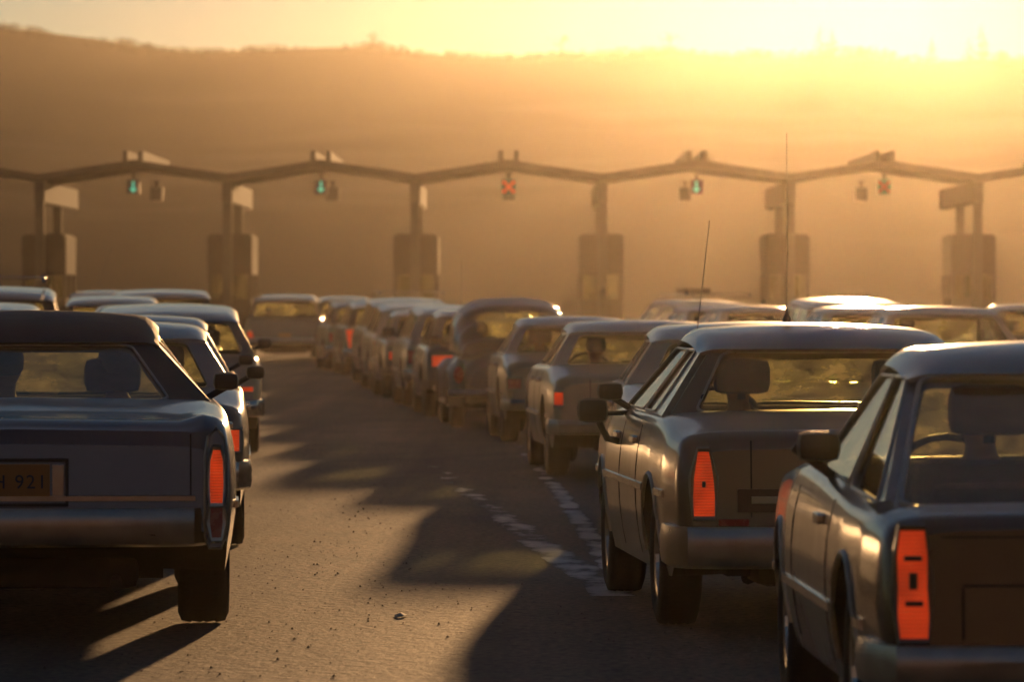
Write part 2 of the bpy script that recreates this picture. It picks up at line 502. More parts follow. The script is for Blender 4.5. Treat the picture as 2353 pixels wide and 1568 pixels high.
def glass_material(name, dust):
    m = bpy.data.materials.new(name); m.use_nodes = True
    nt = m.node_tree; N, L = nt.nodes, nt.links
    for n in list(N):
        if n.type != 'OUTPUT_MATERIAL': N.remove(n)
    out = N[0]
    tr = N.new('ShaderNodeBsdfTransparent')
    gl = N.new('ShaderNodeBsdfGlossy'); gl.inputs['Roughness'].default_value = 0.03
    fr = N.new('ShaderNodeFresnel'); fr.inputs['IOR'].default_value = 1.45
    ge = N.new('ShaderNodeNewGeometry')                    # same reflectance from both faces of a thin pane
    mr = N.new('ShaderNodeMapRange'); mr.inputs['To Min'].default_value = 1.45; mr.inputs['To Max'].default_value = 1 / 1.45
    L.new(ge.outputs['Backfacing'], mr.inputs['Value']); L.new(mr.outputs[0], fr.inputs['IOR'])
    tc = N.new('ShaderNodeTexCoord')
    nz = N.new('ShaderNodeTexNoise'); nz.inputs['Scale'].default_value = 9.0; nz.inputs['Detail'].default_value = 6
    L.new(tc.outputs['Object'], nz.inputs['Vector'])
    rp = N.new('ShaderNodeValToRGB')                       # road film on the glass
    rp.color_ramp.elements[0].position = 0.35; rp.color_ramp.elements[0].color = (0.78, 0.80, 0.68, 1)
    rp.color_ramp.elements[1].position = 0.75; rp.color_ramp.elements[1].color = (0.90, 0.91, 0.80, 1)
    L.new(nz.outputs['Fac'], rp.inputs['Fac']); L.new(rp.outputs[0], tr.inputs['Color'])
    mx = N.new('ShaderNodeMixShader')
    # dried road spray: a thin film that glows where low sun comes through the pane
    tl = N.new('ShaderNodeBsdfTranslucent'); tl.inputs['Color'].default_value = (0.90, 0.80, 0.50, 1)
    n2 = N.new('ShaderNodeTexNoise'); n2.inputs['Scale'].default_value = 3.5; n2.inputs['Detail'].default_value = 8; n2.inputs['Roughness'].default_value = .65
    L.new(tc.outputs['Object'], n2.inputs['Vector'])
    dm = N.new('ShaderNodeMapRange'); dm.inputs['From Min'].default_value = .40; dm.inputs['From Max'].default_value = .66
    dm.inputs['To Min'].default_value = dust * .10; dm.inputs['To Max'].default_value = dust * 1.7
    L.new(n2.outputs['Fac'], dm.inputs['Value'])
    md = N.new('ShaderNodeMixShader'); L.new(dm.outputs[0], md.inputs['Fac']); L.new(tr.outputs[0], md.inputs[1]); L.new(tl.outputs[0], md.inputs[2])
    L.new(fr.outputs[0], mx.inputs['Fac']); L.new(md.outputs[0], mx.inputs[1]); L.new(gl.outputs[0], mx.inputs[2])
    L.new(mx.outputs[0], out.inputs['Surface'])
    return m
M_GLASS = glass_material('tinted_car_glass', .03)
M_SCREEN = glass_material('dusty_windscreen_glass', .30)

# ------------------------------------------------------------------ people in the cars
def skin_mesh(name, verts, edges, radii, mats):
    me = bpy.data.meshes.new(name + '_cage')
    me.from_pydata(verts, edges, [])
    o = bpy.data.objects.new(name + '_cage', me); COL.objects.link(o)
    md = o.modifiers.new('skin', 'SKIN')
    for v, r in zip(me.skin_vertices[0].data, radii): v.radius = r if isinstance(r, tuple) else (r, r)
    me.skin_vertices[0].data[0].use_root = True
    sb = o.modifiers.new('sub', 'SUBSURF'); sb.levels = 1; sb.render_levels = 1
    dg = bpy.context.evaluated_depsgraph_get()
    out = bpy.data.meshes.new_from_object(o.evaluated_get(dg), depsgraph=dg)
    bpy.data.objects.remove(o); bpy.data.meshes.remove(me)
    out.name = name
    out.materials.clear()
    for m in mats: out.materials.append(m)
    for p in out.polygons: p.use_smooth = True
    return out

def person_meshes(driving):
    V, E, R = [], [], []
    def add(p, r, parent=None):
        V.append(p); R.append(r)
        if parent is not None: E.append((parent, len(V) - 1))
        return len(V) - 1
    pel = add((0, 0, 0.08), (.16, .12))
    waist = add((0, -.07, .25), (.14, .11), pel)
    chest = add((0, -.13, .44), (.17, .12), waist)
    base = add((0, -.13, .575), (.115, .085), chest)
    neck = add((0, -.10, .64), (.046, .05), base)
    jaw = add((0, -.06, .70), (.060, .078), neck)
    skull = add((0, -.075, .79), (.078, .10), jaw)
    add((0, -.085, .865), (.055, .07), skull)
    for s in (-1, 1):
        sh = add((s * .19, -.12, .50), .072, chest)
        if driving:
            el = add((s * .27, .12, .27), .05, sh); wr = add((s * .18, .36, .36), .034, el)
            hd = add((s * .165, .43, .40), (.042, .022), wr)
        else:
            el = add((s * .25, .02, .22), .05, sh); wr = add((s * .10, .20, .17), .034, el)
            hd = add((s * .06, .28, .16), (.042, .022), wr)
        for k, ln in enumerate((.06, .075, .08, .07)):
            fx = (k - 1.5) * .02
            f1 = add((V[hd][0] + s * fx, V[hd][1] + ln * .6, V[hd][2] + .005), .010, hd)
            add((V[hd][0] + s * fx, V[hd][1] + ln * .8, V[hd][2] - ln * .5), .008, f1)
        th = add((V[hd][0] - s * .045, V[hd][1] - .005, V[hd][2] + .02), .011, hd)
        add((V[hd][0] - s * .05, V[hd][1] + .035, V[hd][2] + .025), .009, th)
        hip = add((s * .10, .06, .06), .10, pel); kn = add((s * .15, .46, .14), .072, hip)
        an = add((s * .15, .74, -.20), .045, kn); add((s * .15, .90, -.24), .038, an)
    body = skin_mesh('person', V, E, R, [M_COAT, M_SKIN])
    for p in body.polygons:
        c = p.center
        if c.z > .60 or (c.y > .33 and c.z > .2 and driving) or (not driving and c.y > .19 and .1 < c.z < .22 and abs(c.x) < .12): p.material_index = 1
    # face: push a nose and brow out of the front of the head, ears at the sides
    for v in body.vertices:
        if v.co.z > .66:
            if abs(v.co.x) < .02 and v.co.y > -.02 and .71 < v.co.z < .79: v.co.y += .018
            if abs(v.co.x) > .055 and abs(v.co.y + .075) < .035 and .72 < v.co.z < .80: v.co.x *= 1.22
    bm = bmesh.new()
    bmesh.ops.create_uvsphere(bm, u_segments=14, v_segments=10, radius=1)
    for v in bm.verts:
        p = v.co
        z = p.z if p.z > -.55 else -.55 + (p.z + .55) * .2
        k_ = 1 + .10 * mnoise.noise(p * 2.3 + Vector((driving * 3.0, 0, 0)))
        v.co = Vector((p.x * .092 * k_, -.092 + p.y * .112 - (.02 if p.y > .5 and p.z < .5 else 0), .80 + z * .105 * k_))
    bmesh.ops.delete(bm, geom=[v for v in bm.verts if v.co.y > -.03 and v.co.z < .83], context='VERTS')
    me = bpy.data.meshes.new('hair'); bm.to_mesh(me); bm.free(); me.materials.append(M_HAIR)
    for p in me.polygons: p.use_smooth = True
    return body, me
PEOPLE = {True: person_meshes(True), False: person_meshes(False)}

def seat_person(car, lx, ly, lz, label, driving=True, scale=1.0):
    rot = Matrix.Rotation(car.rotation_euler.z, 4, 'Z')
    p = Vector(car.location) + rot.to_3x3() @ Vector((lx, ly, lz - .03))
    o = link_mesh('person', PEOPLE[driving][0])
    o.location = p; o.rotation_euler = (0, 0, car.rotation_euler.z); o.scale = (scale,) * 3
    link_mesh('hair', PEOPLE[driving][1], o)
    tag(o, label, 'person', 'people sitting in the cars')
    return o

# ------------------------------------------------------------------ cars
def quad_patch(bm_frame, bm_panes, corners, wins, v0, v1, mi=0):
    """A four-cornered panel with windows cut out of it. corners: bottom-left, bottom-right, top-right, top-left.
    wins: list of (u0, u1); every window spans v0..v1 with rounded corners."""
    BL, BR, TR, TL = [Vector(c) for c in corners]
    def P(u, v): return (BL * (1 - u) + BR * u) * (1 - v) + (TL * (1 - u) + TR * u) * v
    us = [0.0]
    for a, b in wins: us += [a, b]
    us.append(1.0)
    vsplit = [0.0, v0, v1, 1.0]
    isw = set(i * 2 + 1 for i in range(len(wins)))
    for i in range(len(us) - 1):
        for j in range(3):
            a, b, c, d = us[i], us[i + 1], vsplit[j], vsplit[j + 1]
            if b - a < 1e-6: continue
            if j == 1 and i in isw:
                wd = (P(b, c) - P(a, c)).length; ht = (P(a, d) - P(a, c)).length
                r = min(0.055, wd * .3, ht * .3); ru, rv = (b - a) * r / max(wd, 1e-6), (d - c) * r / max(ht, 1e-6)
                loop = []
                for (cu, cv, sa, ku, kv) in ((a, c, pi, 1, 1), (b, c, 1.5 * pi, -1, 1), (b, d, 0, -1, -1), (a, d, .5 * pi, 1, -1)):
                    arc = []
                    for k in range(5):
                        an = sa + k * pi / 8
                        arc.append(P(cu + ku * ru + cos(an) * ru, cv + kv * rv + sin(an) * rv))
                    cv_ = bm_frame.verts.new(P(cu, cv))
                    av = [bm_frame.verts.new(q) for q in arc]
                    for q, w in zip(av, av[1:]):
                        f = bm_frame.faces.new((cv_, q, w)); f.material_index = mi
                    loop += arc
                bm_panes.append(loop)
            else:
                f = bm_frame.faces.new([bm_frame.verts.new(P(*q)) for q in ((a, c), (b, c), (b, d), (a, d))])
                f.material_index = mi

def pane_obj(name, loop, parent, mats, thick=0.005):
    bm = bmesh.new()
    f = bm.faces.new([bm.verts.new(p) for p in loop])
    shell(bm, thick)
    return obj(name, bm, mats, parent)

def window_trim(name, loop, parent, m, w=0.014):
    """A thin bead round a window opening, standing a little proud."""
    bm = bmesh.new()
    c = sum((Vector(p) for p in loop), Vector()) / len(loop)
    n = Vector()
    for p, q in zip(loop, loop[1:] + loop[:1]): n += (Vector(p) - c).cross(Vector(q) - c)
    n.normalize()
    rings = []
    for p in loop:
        p = Vector(p); d = (p - c).normalized()
        rings.append([bm.verts.new(p + d * w * .2 - n * .004), bm.verts.new(p + d * w * 1.2 - n * .004),
                      bm.verts.new(p + d * w + n * .008), bm.verts.new(p + d * w * .2 + n * .008)])
    for a, b in zip(rings, rings[1:] + rings[:1]):
        for k in range(4): bm.faces.new((a[k], a[(k + 1) % 4], b[(k + 1) % 4], b[k]))
    return obj(name, bm, m, parent)

WHEELS = {}
def wheel_meshes(r, wd, style):
    key = (round(r, 3), round(wd, 3), style)
    if key in WHEELS: return WHEELS[key]
    def lathe(prof, n=28, mi=None):
        bm = bmesh.new(); rings = []
        for k in range(n):
            a = 2 * pi * k / n
            rings.append([bm.verts.new((x, cos(a) * rr, sin(a) * rr)) for x, rr in prof])
        for a, b in zip(rings, rings[1:] + rings[:1]):
            for i in range(len(prof) - 1): bm.faces.new((a[i], a[i + 1], b[i + 1], b[i]))
        return bm
    h = wd / 2; ri = r * .62
    t = lathe([(-h * .82, ri), (-h, ri + .02), (-h, r - .045), (-h * .86, r - .008), (-h * .5, r), (-h * .45, r - .006), (-h * .1, r), (0, r - .006), (h * .1, r), (h * .45, r - .006), (h * .5, r), (h * .86, r - .008), (h, r - .045), (h, ri + .02), (h * .82, ri), (-h * .82, ri)])
    bmesh.ops.recalc_face_normals(t, faces=t.faces)
    tm = bpy.data.meshes.new('tyre'); t.to_mesh(tm); t.free(); tm.materials.append(M_RUBBER)
    for p in tm.polygons: p.use_smooth = True
    w = lathe([(h * .2, .001), (h * .75, .012), (h * .72, .06), (h * .4, .075), (h * .45, ri * .8), (h * .8, ri * .9), (h * .86, ri), (h * .5, ri + .004), (-h * .8, ri + .004), (-h * .6, ri * .9), (-h * .2, .001)])
    bmesh.ops.recalc_face_normals(w, faces=w.faces)
    wm = bpy.data.meshes.new('rim'); w.to_mesh(wm); w.free(); wm.materials.append(M_CHROME if style == 'chrome' else M_BLACK)
    WHEELS[key] = (tm, wm)
    return WHEELS[key]

DEF = dict(L=4.5, w=.86, H=1.36, sill=.24, yr=.95, yf=3.6, R=.31, tw=.185, belt=.92,
           yb0=1.05, zb0=.92, yb1=3.15, zb1=.93, yr0=1.45, yr1=2.6, wb=.80, wr=.60,
           rdrop=.04, rlen=.45, crown=.035, lean=.10, deck=None, hood=.80,
           wins=((.20, .55), (.59, .95)), rwin=(.09, .91), v0=.05, v1=.95,
           lamps=(), bump=(.36, .52), bumpmat=None, plate=None, mirror=(), handles=True, moulding=.50,
           chrome_arch=False, trim=None, paint=None, roofmat=None, detail=True, rack=False, wheelstyle='chrome', split_rest=True)

def make_car(name, loc, heading, label, group, **kw):
    S = dict(DEF); S.update(kw)
    L, w = S['L'], S['w']
    root = empty(name, loc, radians(heading))
    tag(root, label, S.get('cat', 'car'), group)
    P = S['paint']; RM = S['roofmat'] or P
    if S['deck'] is None:
        S['deck'] = [(0, S['zb0'] - .10), (.12, S['zb0'] - .05), (S['yb0'], S['zb0'])]
    top = list(S['deck']) + [(S['yb1'], S['zb1']), (S['yb1'] + .25, S['zb1'] - .01), (L - .25, S['hood']), (L, S['hood'] - .12)]
    plan = [(0, .935 * w), (.12, .962 * w), (.5, .99 * w), (1.1, w), (L - 1.3, w), (L - .4, .96 * w), (L, .88 * w)]
    sill, belt = S['sill'], S['belt']
    zm = lerp(sill, belt, .52)
    def side(z):
        if z < zm: return 1 - .055 * ((zm - z) / (zm - sill)) ** 2
        return 1 - .06 * ((z - zm) / (belt - zm)) ** 2.2
    def hw(y, z): return curve(plan, y, False) * side(z)
    def ry(z): return S['lean'] * max(0, z - .45)
    ra = S['R'] + .055
    ys = [0, .02, .06, .12]
    y = .18
    while y < L - .12: ys.append(y); y += .055
    ys += [L - .10, L - .04, L]
    for c in (S['yb0'] + .05, S['yb0'] + .052, S['yb1'] - .05, S['yb1'] - .048): ys.append(c)
    ys = sorted(ys)
    bm = bmesh.new(); rings = []
    for y in ys:
        zt = curve(top, y); cab = S['yb0'] + .051 < y < S['yb1'] - .049
        zb = sill
        for ay in (S['yr'], S['yf']):
            d = abs(y - ay)
            if d < ra: zb = max(zb, S['R'] + .01 + math.sqrt(ra * ra - d * d) * .97)
        zb = min(zb, zt - .14)
        if y < .5: zb = max(zb, sill + (.5 - y) * .36)
        e = 1.0 if .05 < y < L - .05 else (.975 if .01 < y < L - .01 else .955)
        zsh = zt - .055
        zfl = .24 + (max(0, .5 - y) + max(0, y - L + .4)) * .36
        pts = [(0, zfl), (.66 * w, zfl), (.66 * w, zb + .01)]
        for t in (0, .04, .2, .4, .6, .8, .93, 1.0):
            z = lerp(zb, zsh, t); pts.append((hw(y, z), z))
        xs_ = hw(y, zsh)
        pts += [(xs_ - .016, zt - .028), (xs_ - .045, zt - .010), (xs_ - .085, zt - .002)]
        fin = S.get('fin', 0) * max(0, min(1, (S['yb0'] - .1 - y) / .5)) if y > .1 else 0
        zi = zt - (.55 if cab else -.002)
        pts += [(xs_ - .10, zi), (.78 * xs_, zi + (0 if cab else .006 - fin)), (0, zi + (0 if cab else .016 - fin))]
        row = []
        for (x, z) in pts:
            k = max(0.0, 1 - y / .35)
            row.append(Vector((x * e, y + ry(z) * k, lerp(zm, z, e) if z > .3 else z)))
        full = row + [Vector((-p.x, p.y, p.z)) for p in reversed(row[1:-1])]
        rings.append([bm.verts.new(p) for p in full])
    n = len(rings[0])
    m_ = len(pts)
    for k in range(len(rings) - 1):
        cab = S['yb0'] + .0505 < (ys[k] + ys[k + 1]) / 2 < S['yb1'] - .0485
        for i in range(n):
            j = (i + 1) % n
            f = bm.faces.new((rings[k][i], rings[k][j], rings[k + 1][j], rings[k + 1][i]))
            ii = i if i < m_ - 1 else n - 1 - i
            f.material_index = 2 if ii <= 2 else (1 if (ii >= m_ - 4 and cab) else 0)
    bm.faces.new(rings[0]); bm.faces.new(list(reversed(rings[-1])))
    # panel gaps: doors and boot lid
    if S['detail']:
        for dy in S.get('doors', (S['yb0'] + .45, S['yb0'] + 1.15, S['yb1'] - .05)):
            for s in (-1, 1):
                zz = [lerp(sill + .05, belt - .05, t / 8) for t in range(9)]
                if any(abs(dy - a) < ra for a in (S['yr'], S['yf'])): zz = [z for z in zz if z > S['R'] + ra * .9]
                if len(zz) > 1: strip(bm, [(s * (hw(dy, z) - .001), dy, z) for z in zz], (0, .007, 0), (s, 0, 0), .003, mi=3)
        if S.get('lidseam', True):
            lx = S.get('lidx', .62) * w
            for s in (-1, 1):
                zz = [lerp(S['bump'][1] + .04, S['deck'][1][1] - .03, t / 6) for t in range(7)]
                strip(bm, [(s * lx, ry(z) - .0005, z) for z in zz], (.0035, 0, 0), (0, -1, 0), .002, mi=3)
    obj('body', bm, [P, M_INT, M_UNDER, M_SEAM], root, smooth=32)
    # greenhouse: pillars with window openings, then the panes
    zr = S['H'] - S['crown'] - .02
    zedge = zr - .085
    def sag(yy):
        d = max(0.0, S['yr1'] - .05 - yy)
        return .020 * d + .013 * d * d
    zrear = zr - S['rdrop'] - sag(S['yr0']) - .006
    wb, wr = S['wb'], S['wr']
    drop = .012
    RBL, RBR = Vector((-wb, S['yb0'], S['zb0'] - drop)), Vector((wb, S['yb0'], S['zb0'] - drop))
    RTL, RTR = Vector((-wr, S['yr0'], zrear)), Vector((wr, S['yr0'], zrear))
    FBL, FBR = Vector((-wb * .98, S['yb1'], S['zb1'] - drop)), Vector((wb * .98, S['yb1'], S['zb1'] - drop))
    FTL, FTR = Vector((-wr, S['yr1'], zedge)), Vector((wr, S['yr1'], zedge))
    fr = bmesh.new()
    v0, v1 = S['v0'], S['v1']
    pr, pf, pl, pt = [], [], [], []
    quad_patch(fr, pr, (RBL, RBR, RTR, RTL), (S['rwin'],), v0, v1)
    quad_patch(fr, pf, (FBR, FBL, FTL, FTR), ((.05, .95),), v0, v1)
    quad_patch(fr, pt, (RBR, FBR, FTR, RTR), S['wins'], v0, v1)
    quad_patch(fr, pl, (FBL, RBL, RTL, FTL), tuple((1 - b, 1 - a) for a, b in reversed(S['wins'])), v0, v1)
    bmesh.ops.remove_doubles(fr, verts=fr.verts, dist=0.0008)
    edges = [e for e in fr.edges if len(e.link_faces) == 2 and e.calc_face_angle(0) > radians(25)]
    bmesh.ops.bevel(fr, geom=edges, offset=.03, segments=2, affect='EDGES', clamp_overlap=True)
    bmesh.ops.recalc_face_normals(fr, faces=fr.faces)
    cen = Vector((0, (S['yb0'] + S['yb1']) / 2, 1.1))
    shell(fr, .03)
    obj('pillar_frame', fr, RM, root, smooth=40)
    for nm, lst in (('rear_window', pr), ('windshield', pf), ('side_window', pt), ('side_window', pl)):
        for lp in lst:
            c = sum(lp, Vector()) / len(lp)
            inn = [p + (cen - c).normalized() * .008 for p in lp]
            pn = pane_obj(nm, inn, root, M_SCREEN if nm == 'windshield' else M_GLASS)
            if S['trim'] and nm in ('rear_window', 'side_window'): window_trim('window_trim', lp, pn, S['trim'])
    # roof skin, rolled down at its edges
    rf = bmesh.new()
    us = [-1, -.985, -.95, -.9, -.82, -.6, -.3, 0, .3, .6, .82, .9, .95, .985, 1]
    vs_ = [0, .015, .04, .08, .13, .2, .3, .45, .6, .75, .86, .93, .97, 1]
    y0, y1 = S['yr0'] - .014, S['yr1'] + .02
    LR = y1 - y0
    grid = []
    for v in vs_:
        yy = lerp(y0, y1, v); row = []
        for u in us:
            fade = min(1, (yy - y0) / .35) * min(1, (y1 - yy) / .35); fade = 1 - (1 - fade) ** 2
            z = zr + S['crown'] * (1 - u * u) * fade - sag(yy) - .02 * max(0, (v - .7) / .3) ** 2
            z -= .05 * max(0, (abs(u) - .84) / .16) ** 2.2 * (.35 + .65 * min(1, (yy - y0) / .15))
            t = max(0, 1 - (yy - y0) / S['rlen']); z -= S['rdrop'] * t ** 2
            t = max(0, 1 - (y1 - yy) / .25); z -= .06 * t ** 2
            nar = 1 - .05 * max(0, 1 - (yy - y0) / .3) ** 2 * 0
            row.append(rf.verts.new((u * (wr + .014) * nar, yy + .03 * (1 - u * u) * (1 if v > .5 else -1) * abs(2 * v - 1), z)))
        grid.append(row)
    fs = []
    for a, b in zip(grid, grid[1:]):
        for i in range(len(us) - 1): fs.append(rf.faces.new((a[i], a[i + 1], b[i + 1], b[i])))
    bmesh.ops.recalc_face_normals(rf, faces=rf.faces)
    if sum(f.normal.z for f in rf.faces) < 0: bmesh.ops.reverse_faces(rf, faces=rf.faces)
    shell(rf, .016)
    obj('roof', rf, RM, root, smooth=50)
    if S['rack']:
        b = bmesh.new()
        for s in (-1, 1):
            tube(b, [(s * wr * .85, y0 + .1, S['H'] + .0), (s * wr * .85, y0 + .15, S['H'] + .06), (s * wr * .85, y1 - .4, S['H'] + .06), (s * wr * .85, y1 - .35, S['H'] - .01)], .014, 6)
        for t in (.12, .4, .68): tube(b, [(-wr * .85, lerp(y0, y1, t), S['H'] + .062), (wr * .85, lerp(y0, y1, t), S['H'] + .062)], .013, 6)
        obj('roof_rack', b, M_CHROME, root, smooth=60)
    # bumpers: a wrapped bar front and rear
    def bumper(nm, front):
        z0, z1 = S['bump']; b = bmesh.new()
        xw = (hw(.4, (z0 + z1) / 2) + .012) * S.get('bumpw', 1.0) * (.9 if front else 1)
        path = [(-xw, .42), (-xw, .10), (-xw + .05, -.02), (-xw + .16, -.065), (0, -.085), (xw - .16, -.065), (xw - .05, -.02), (xw, .10), (xw, .42)]
        prev = None
        for i, (x, yy) in enumerate(path):
            nx = .0 if abs(x) < xw - .1 else (.04 if x > 0 else -.04)
            zc = (z0 + z1) / 2; hz = (z1 - z0) / 2
            sec = [(0, -hz), (-.035, -hz * .85), (-.05, -hz * .3), (-.045, hz * .1), (-.05, hz * .4), (-.03, hz), (.05, hz), (.05, -hz)]
            ring = []
            for (oy, oz) in sec:
                ax = abs(x) / xw; k = 0 if ax > .985 else 1
                px_ = x + (0 if k else (-oy if x > 0 else oy) * .5)
                py_ = yy + (oy if k else 0)
                if front: py_ = L - py_
                ring.append(b.verts.new((px_, py_, zc + oz)))
            if prev:
                for q in range(len(sec)): b.faces.new((prev[q], prev[(q + 1) % len(sec)], ring[(q + 1) % len(sec)], ring[q]))
            else: b.faces.new(ring)
            prev = ring
        b.faces.new(prev)
        obj(nm, b, S['bumpmat'] or M_CHROME, root, smooth=40)
    bumper('rear_bumper', False); bumper('front_bumper', True)
    # tail lamps
    for lm in S['lamps']:
        for s in (-1, 1):
            b = bmesh.new()
            outl = lm['outline']
            dy = lm.get('dy', 0)
            fr_ = [b.verts.new((s * x * 1.0, ry(z) - .016 + dy, z)) for x, z in outl]
            bk_ = [b.verts.new((s * x, ry(z) + .05 + dy, z)) for x, z in outl]
            b.faces.new(fr_); b.faces.new(bk_)
            for i in range(len(outl)):
                j = (i + 1) % len(outl); b.faces.new((fr_[i], fr_[j], bk_[j], bk_[i]))
            o = obj('taillight', b, M_LAMP if lm.get('lit', True) else M_LAMP_DIM, root)
            if lm.get('bezel', True):
                b = bmesh.new()
                cx = sum(x for x, z in outl) / len(outl); cz = sum(z for x, z in outl) / len(outl)
                rg = []
                for x, z in outl:
                    d = Vector((x - cx, z - cz)).normalized()
                    q = [(0.0, -.020), (.014, -.024), (.024, .0), (.0, .03)]
                    rg.append([b.verts.new((s * (x + d.x * a), ry(z) + c + dy, z + d.y * a)) for a, c in q])
                for i in range(len(rg)):
                    A, B = rg[i], rg[(i + 1) % len(rg)]
                    for k in range(4): b.faces.new((A[k], A[(k + 1) % 4], B[(k + 1) % 4], B[k]))
                obj('lamp_bezel', b, lm.get('bezelmat', P), o, smooth=40)
            for (mx, mz, sx, sz) in lm.get('marks', ()):
                b = bmesh.new(); box(b, s * mx, ry(mz) - .018, mz, sx, .012, sz, .004)
                obj('lens_badge', b, M_BLACK, o)
    for s in (-1, 1):
        b = bmesh.new(); box(b, s * w * .62, L - .02, S['hood'] - .18, .28, .07, .14, .02)
        obj('headlight', b, M_HEAD, root)
    # wheels
    tm, wm = wheel_meshes(S['R'], S['tw'], S['wheelstyle'])
    for ay in (S['yr'], S['yf']):
        for s in (-1, 1):
            e = empty('wheel', (0, 0, 0)); e.parent = root
            e.location = (s * (w - .03 - S['tw'] / 2), ay, S['R'])
            if s < 0: e.rotation_euler = (0, 0, pi)
            link_mesh('tyre', tm, e); link_mesh('rim', wm, e)
    if S['chrome_arch']:
        for ay in (S['yr'], S['yf']):
            for s in (-1, 1):
                b = bmesh.new(); path = []
                for k in range(17):
                    a = pi * k / 16
                    yy, z = ay + cos(a) * (ra + .008), S['R'] + .01 + sin(a) * ra * .985
                    path.append((s * (hw(yy, z) + .0), yy, z))
                tube(b, path, .011, 6)
                obj('arch_trim', b, M_TRIM, root, smooth=60)
    if S['moulding']:
        for s in (-1, 1):
            b = bmesh.new(); zz = S['moulding']
            segs, cur = [], []
            yy = .42
            while yy < L - .35:
                ok = all(abs(yy - a) > math.sqrt(max(0, (ra + .02) ** 2 - (zz - S['R']) ** 2)) for a in (S['yr'], S['yf']))
                if ok: cur.append((s * (hw(yy, zz) - .002), yy, zz))
                elif cur: segs.append(cur); cur = []
                yy += .08
            if cur: segs.append(cur)
            b.free()
            for sg in segs:
                if len(sg) < 2: continue
                b = bmesh.new(); strip(b, sg, (0, 0, .018), (s, 0, 0), .014)
                obj('side_moulding', b, M_CHROME, root)
    if S['handles']:
        for dy in S.get('handle_y', (S['yb0'] + .62, S['yb0'] + 1.5)):
            for s in (-1, 1):
                b = bmesh.new(); z = belt - .12
                box(b, s * (hw(dy, z) + .012), dy, z, .03, .17, .035, .008)
                obj('door_handle', b, M_CHROME, root)
    for (s, sc) in S['mirror']:
        b = bmesh.new(); my = S['yb1'] - S.get('mirror_back', .35); z = S['zb1'] + .07
        box(b, s * (hw(my, belt) + S.get('mirror_in', .03) + .11 * sc), my, z, .20 * sc, .09, .14 * sc, .042 * min(1, sc + .2))
        tube(b, [(s * (hw(my, belt) - .06), my + .02, belt - .02), (s * (hw(my, belt) + .10), my + .02, z)], .018, 6)
        obj('door_mirror', b, S.get('mirrormat', M_BLACK), root, smooth=40)
    # plate
    if S['plate']:
        px_, pz, txt = S['plate']
        b = bmesh.new(); box(b, px_, ry(pz) - .012, pz, .305, .012, .155, .004)
        pl_ = obj('license_plate', b, M_PLATE, root)
        if txt:
            cu = bpy.data.curves.new('plate_text', 'FONT'); cu.body = txt; cu.size = .105; cu.extrude = .002; cu.align_x = 'CENTER'; cu.align_y = 'CENTER'
            to = bpy.data.objects.new('plate_text', cu); COL.objects.link(to)
            dg = bpy.context.evaluated_depsgraph_get()
            me = bpy.data.meshes.new_from_object(to.evaluated_get(dg), depsgraph=dg)
            bpy.data.objects.remove(to); me.materials.clear(); me.materials.append(M_INK)
            me.transform(Matrix.Translation((px_, ry(pz) - .021, pz)) @ Matrix.Rotation(pi / 2, 4, 'X'))
            link_mesh('plate_lettering', me, pl_)
    # cabin
    sy = S.get('seat_y', lerp(S['yb0'], S['yb1'], .46))
    zf = .34
    for s in (-1, 1):
        b = bmesh.new()
        box(b, s * w * .42, sy + .15, .36, .50, .52, .16, .06)
        box(b, s * w * .42, sy - .17, .66, .48, .15, .54, .06, rot=None)
        obj('seat', b, M_INT, root, smooth=40)
        if S['split_rest']:
            b = bmesh.new(); box(b, s * w * .42, sy - .20, 1.085, .26, .10, .16, .045); tube(b, [(s * w * .42, sy - .19, .98), (s * w * .42, sy - .19, 1.05)], .02, 6)
            obj('headrest', b, M_INT, root, smooth=40)
    b = bmesh.new()
    yb = max(S['yb0'] + .25, sy - 1.05)
    box(b, 0, yb + .25, .40, w * 1.45, .45, .16, .05); box(b, 0, yb, .64, w * 1.45, .14, .48, .05)
    obj('rear_bench', b, M_INT, root, smooth=40)
    b = bmesh.new(); box(b, 0, S['yb1'] - .22, S['zb1'] - .1, w * 1.6, .34, .2, .05)
    obj('dashboard', b, M_INT, root, smooth=40)
    b = bmesh.new()
    bmesh.ops.create_circle(b, segments=8, radius=.014)
    b.free(); b = bmesh.new()
    ring = [(-w * .42 + cos(2 * pi * k / 20) * .19, S['yb1'] - .48 + sin(2 * pi * k / 20) * .10, S['zb1'] - .07 + sin(2 * pi * k / 20) * .16) for k in range(21)]
    tube(b, ring, .014, 6); tube(b, [(-w * .42, S['yb1'] - .48, S['zb1'] - .07), (-w * .42, S['yb1'] - .2, S['zb1'] - .12)], .025, 6)
    obj('steering_wheel', b, M_BLACK, root, smooth=60)
    b = bmesh.new(); box(b, 0, S['yr1'] + .12, zr - .12, .24, .03, .065, .012); tube(b, [(0, S['yr1'] + .13, zr - .10), (0, S['yr1'] + .14, zr - .02)], .008, 6)
    obj('rear_view_mirror', b, M_BLACK, root, smooth=40)
    b = bmesh.new(); tube(b, [(.45 * w, .9, .26), (.45 * w, .3, .25), (.45 * w, -.04, .235)], .026, 8)
    obj('exhaust_pipe', b, M_UNDER, root, smooth=60)
    b = bmesh.new(); box(b, 0, .45, .28, w * 1.1, .5, .14, .05)
    box(b, .1, S['yr'], .3, w * 1.1, .12, .12, .04)
    obj('fuel_tank', b, M_UNDER, root, smooth=40)
    root['_hw'] = float(w)
    return root, S, hw, ry

def place(px, D, w, heading, side='left'):
    """Rear-centre ground point of a car whose rear left (or right) corner shows at column px, D metres ahead."""
    h = radians(heading)
    r = Vector((cos(h), sin(h), 0))
    c = Vector((at(px, D), D, 0))
    return c + r * w if side == 'left' else c - r * w

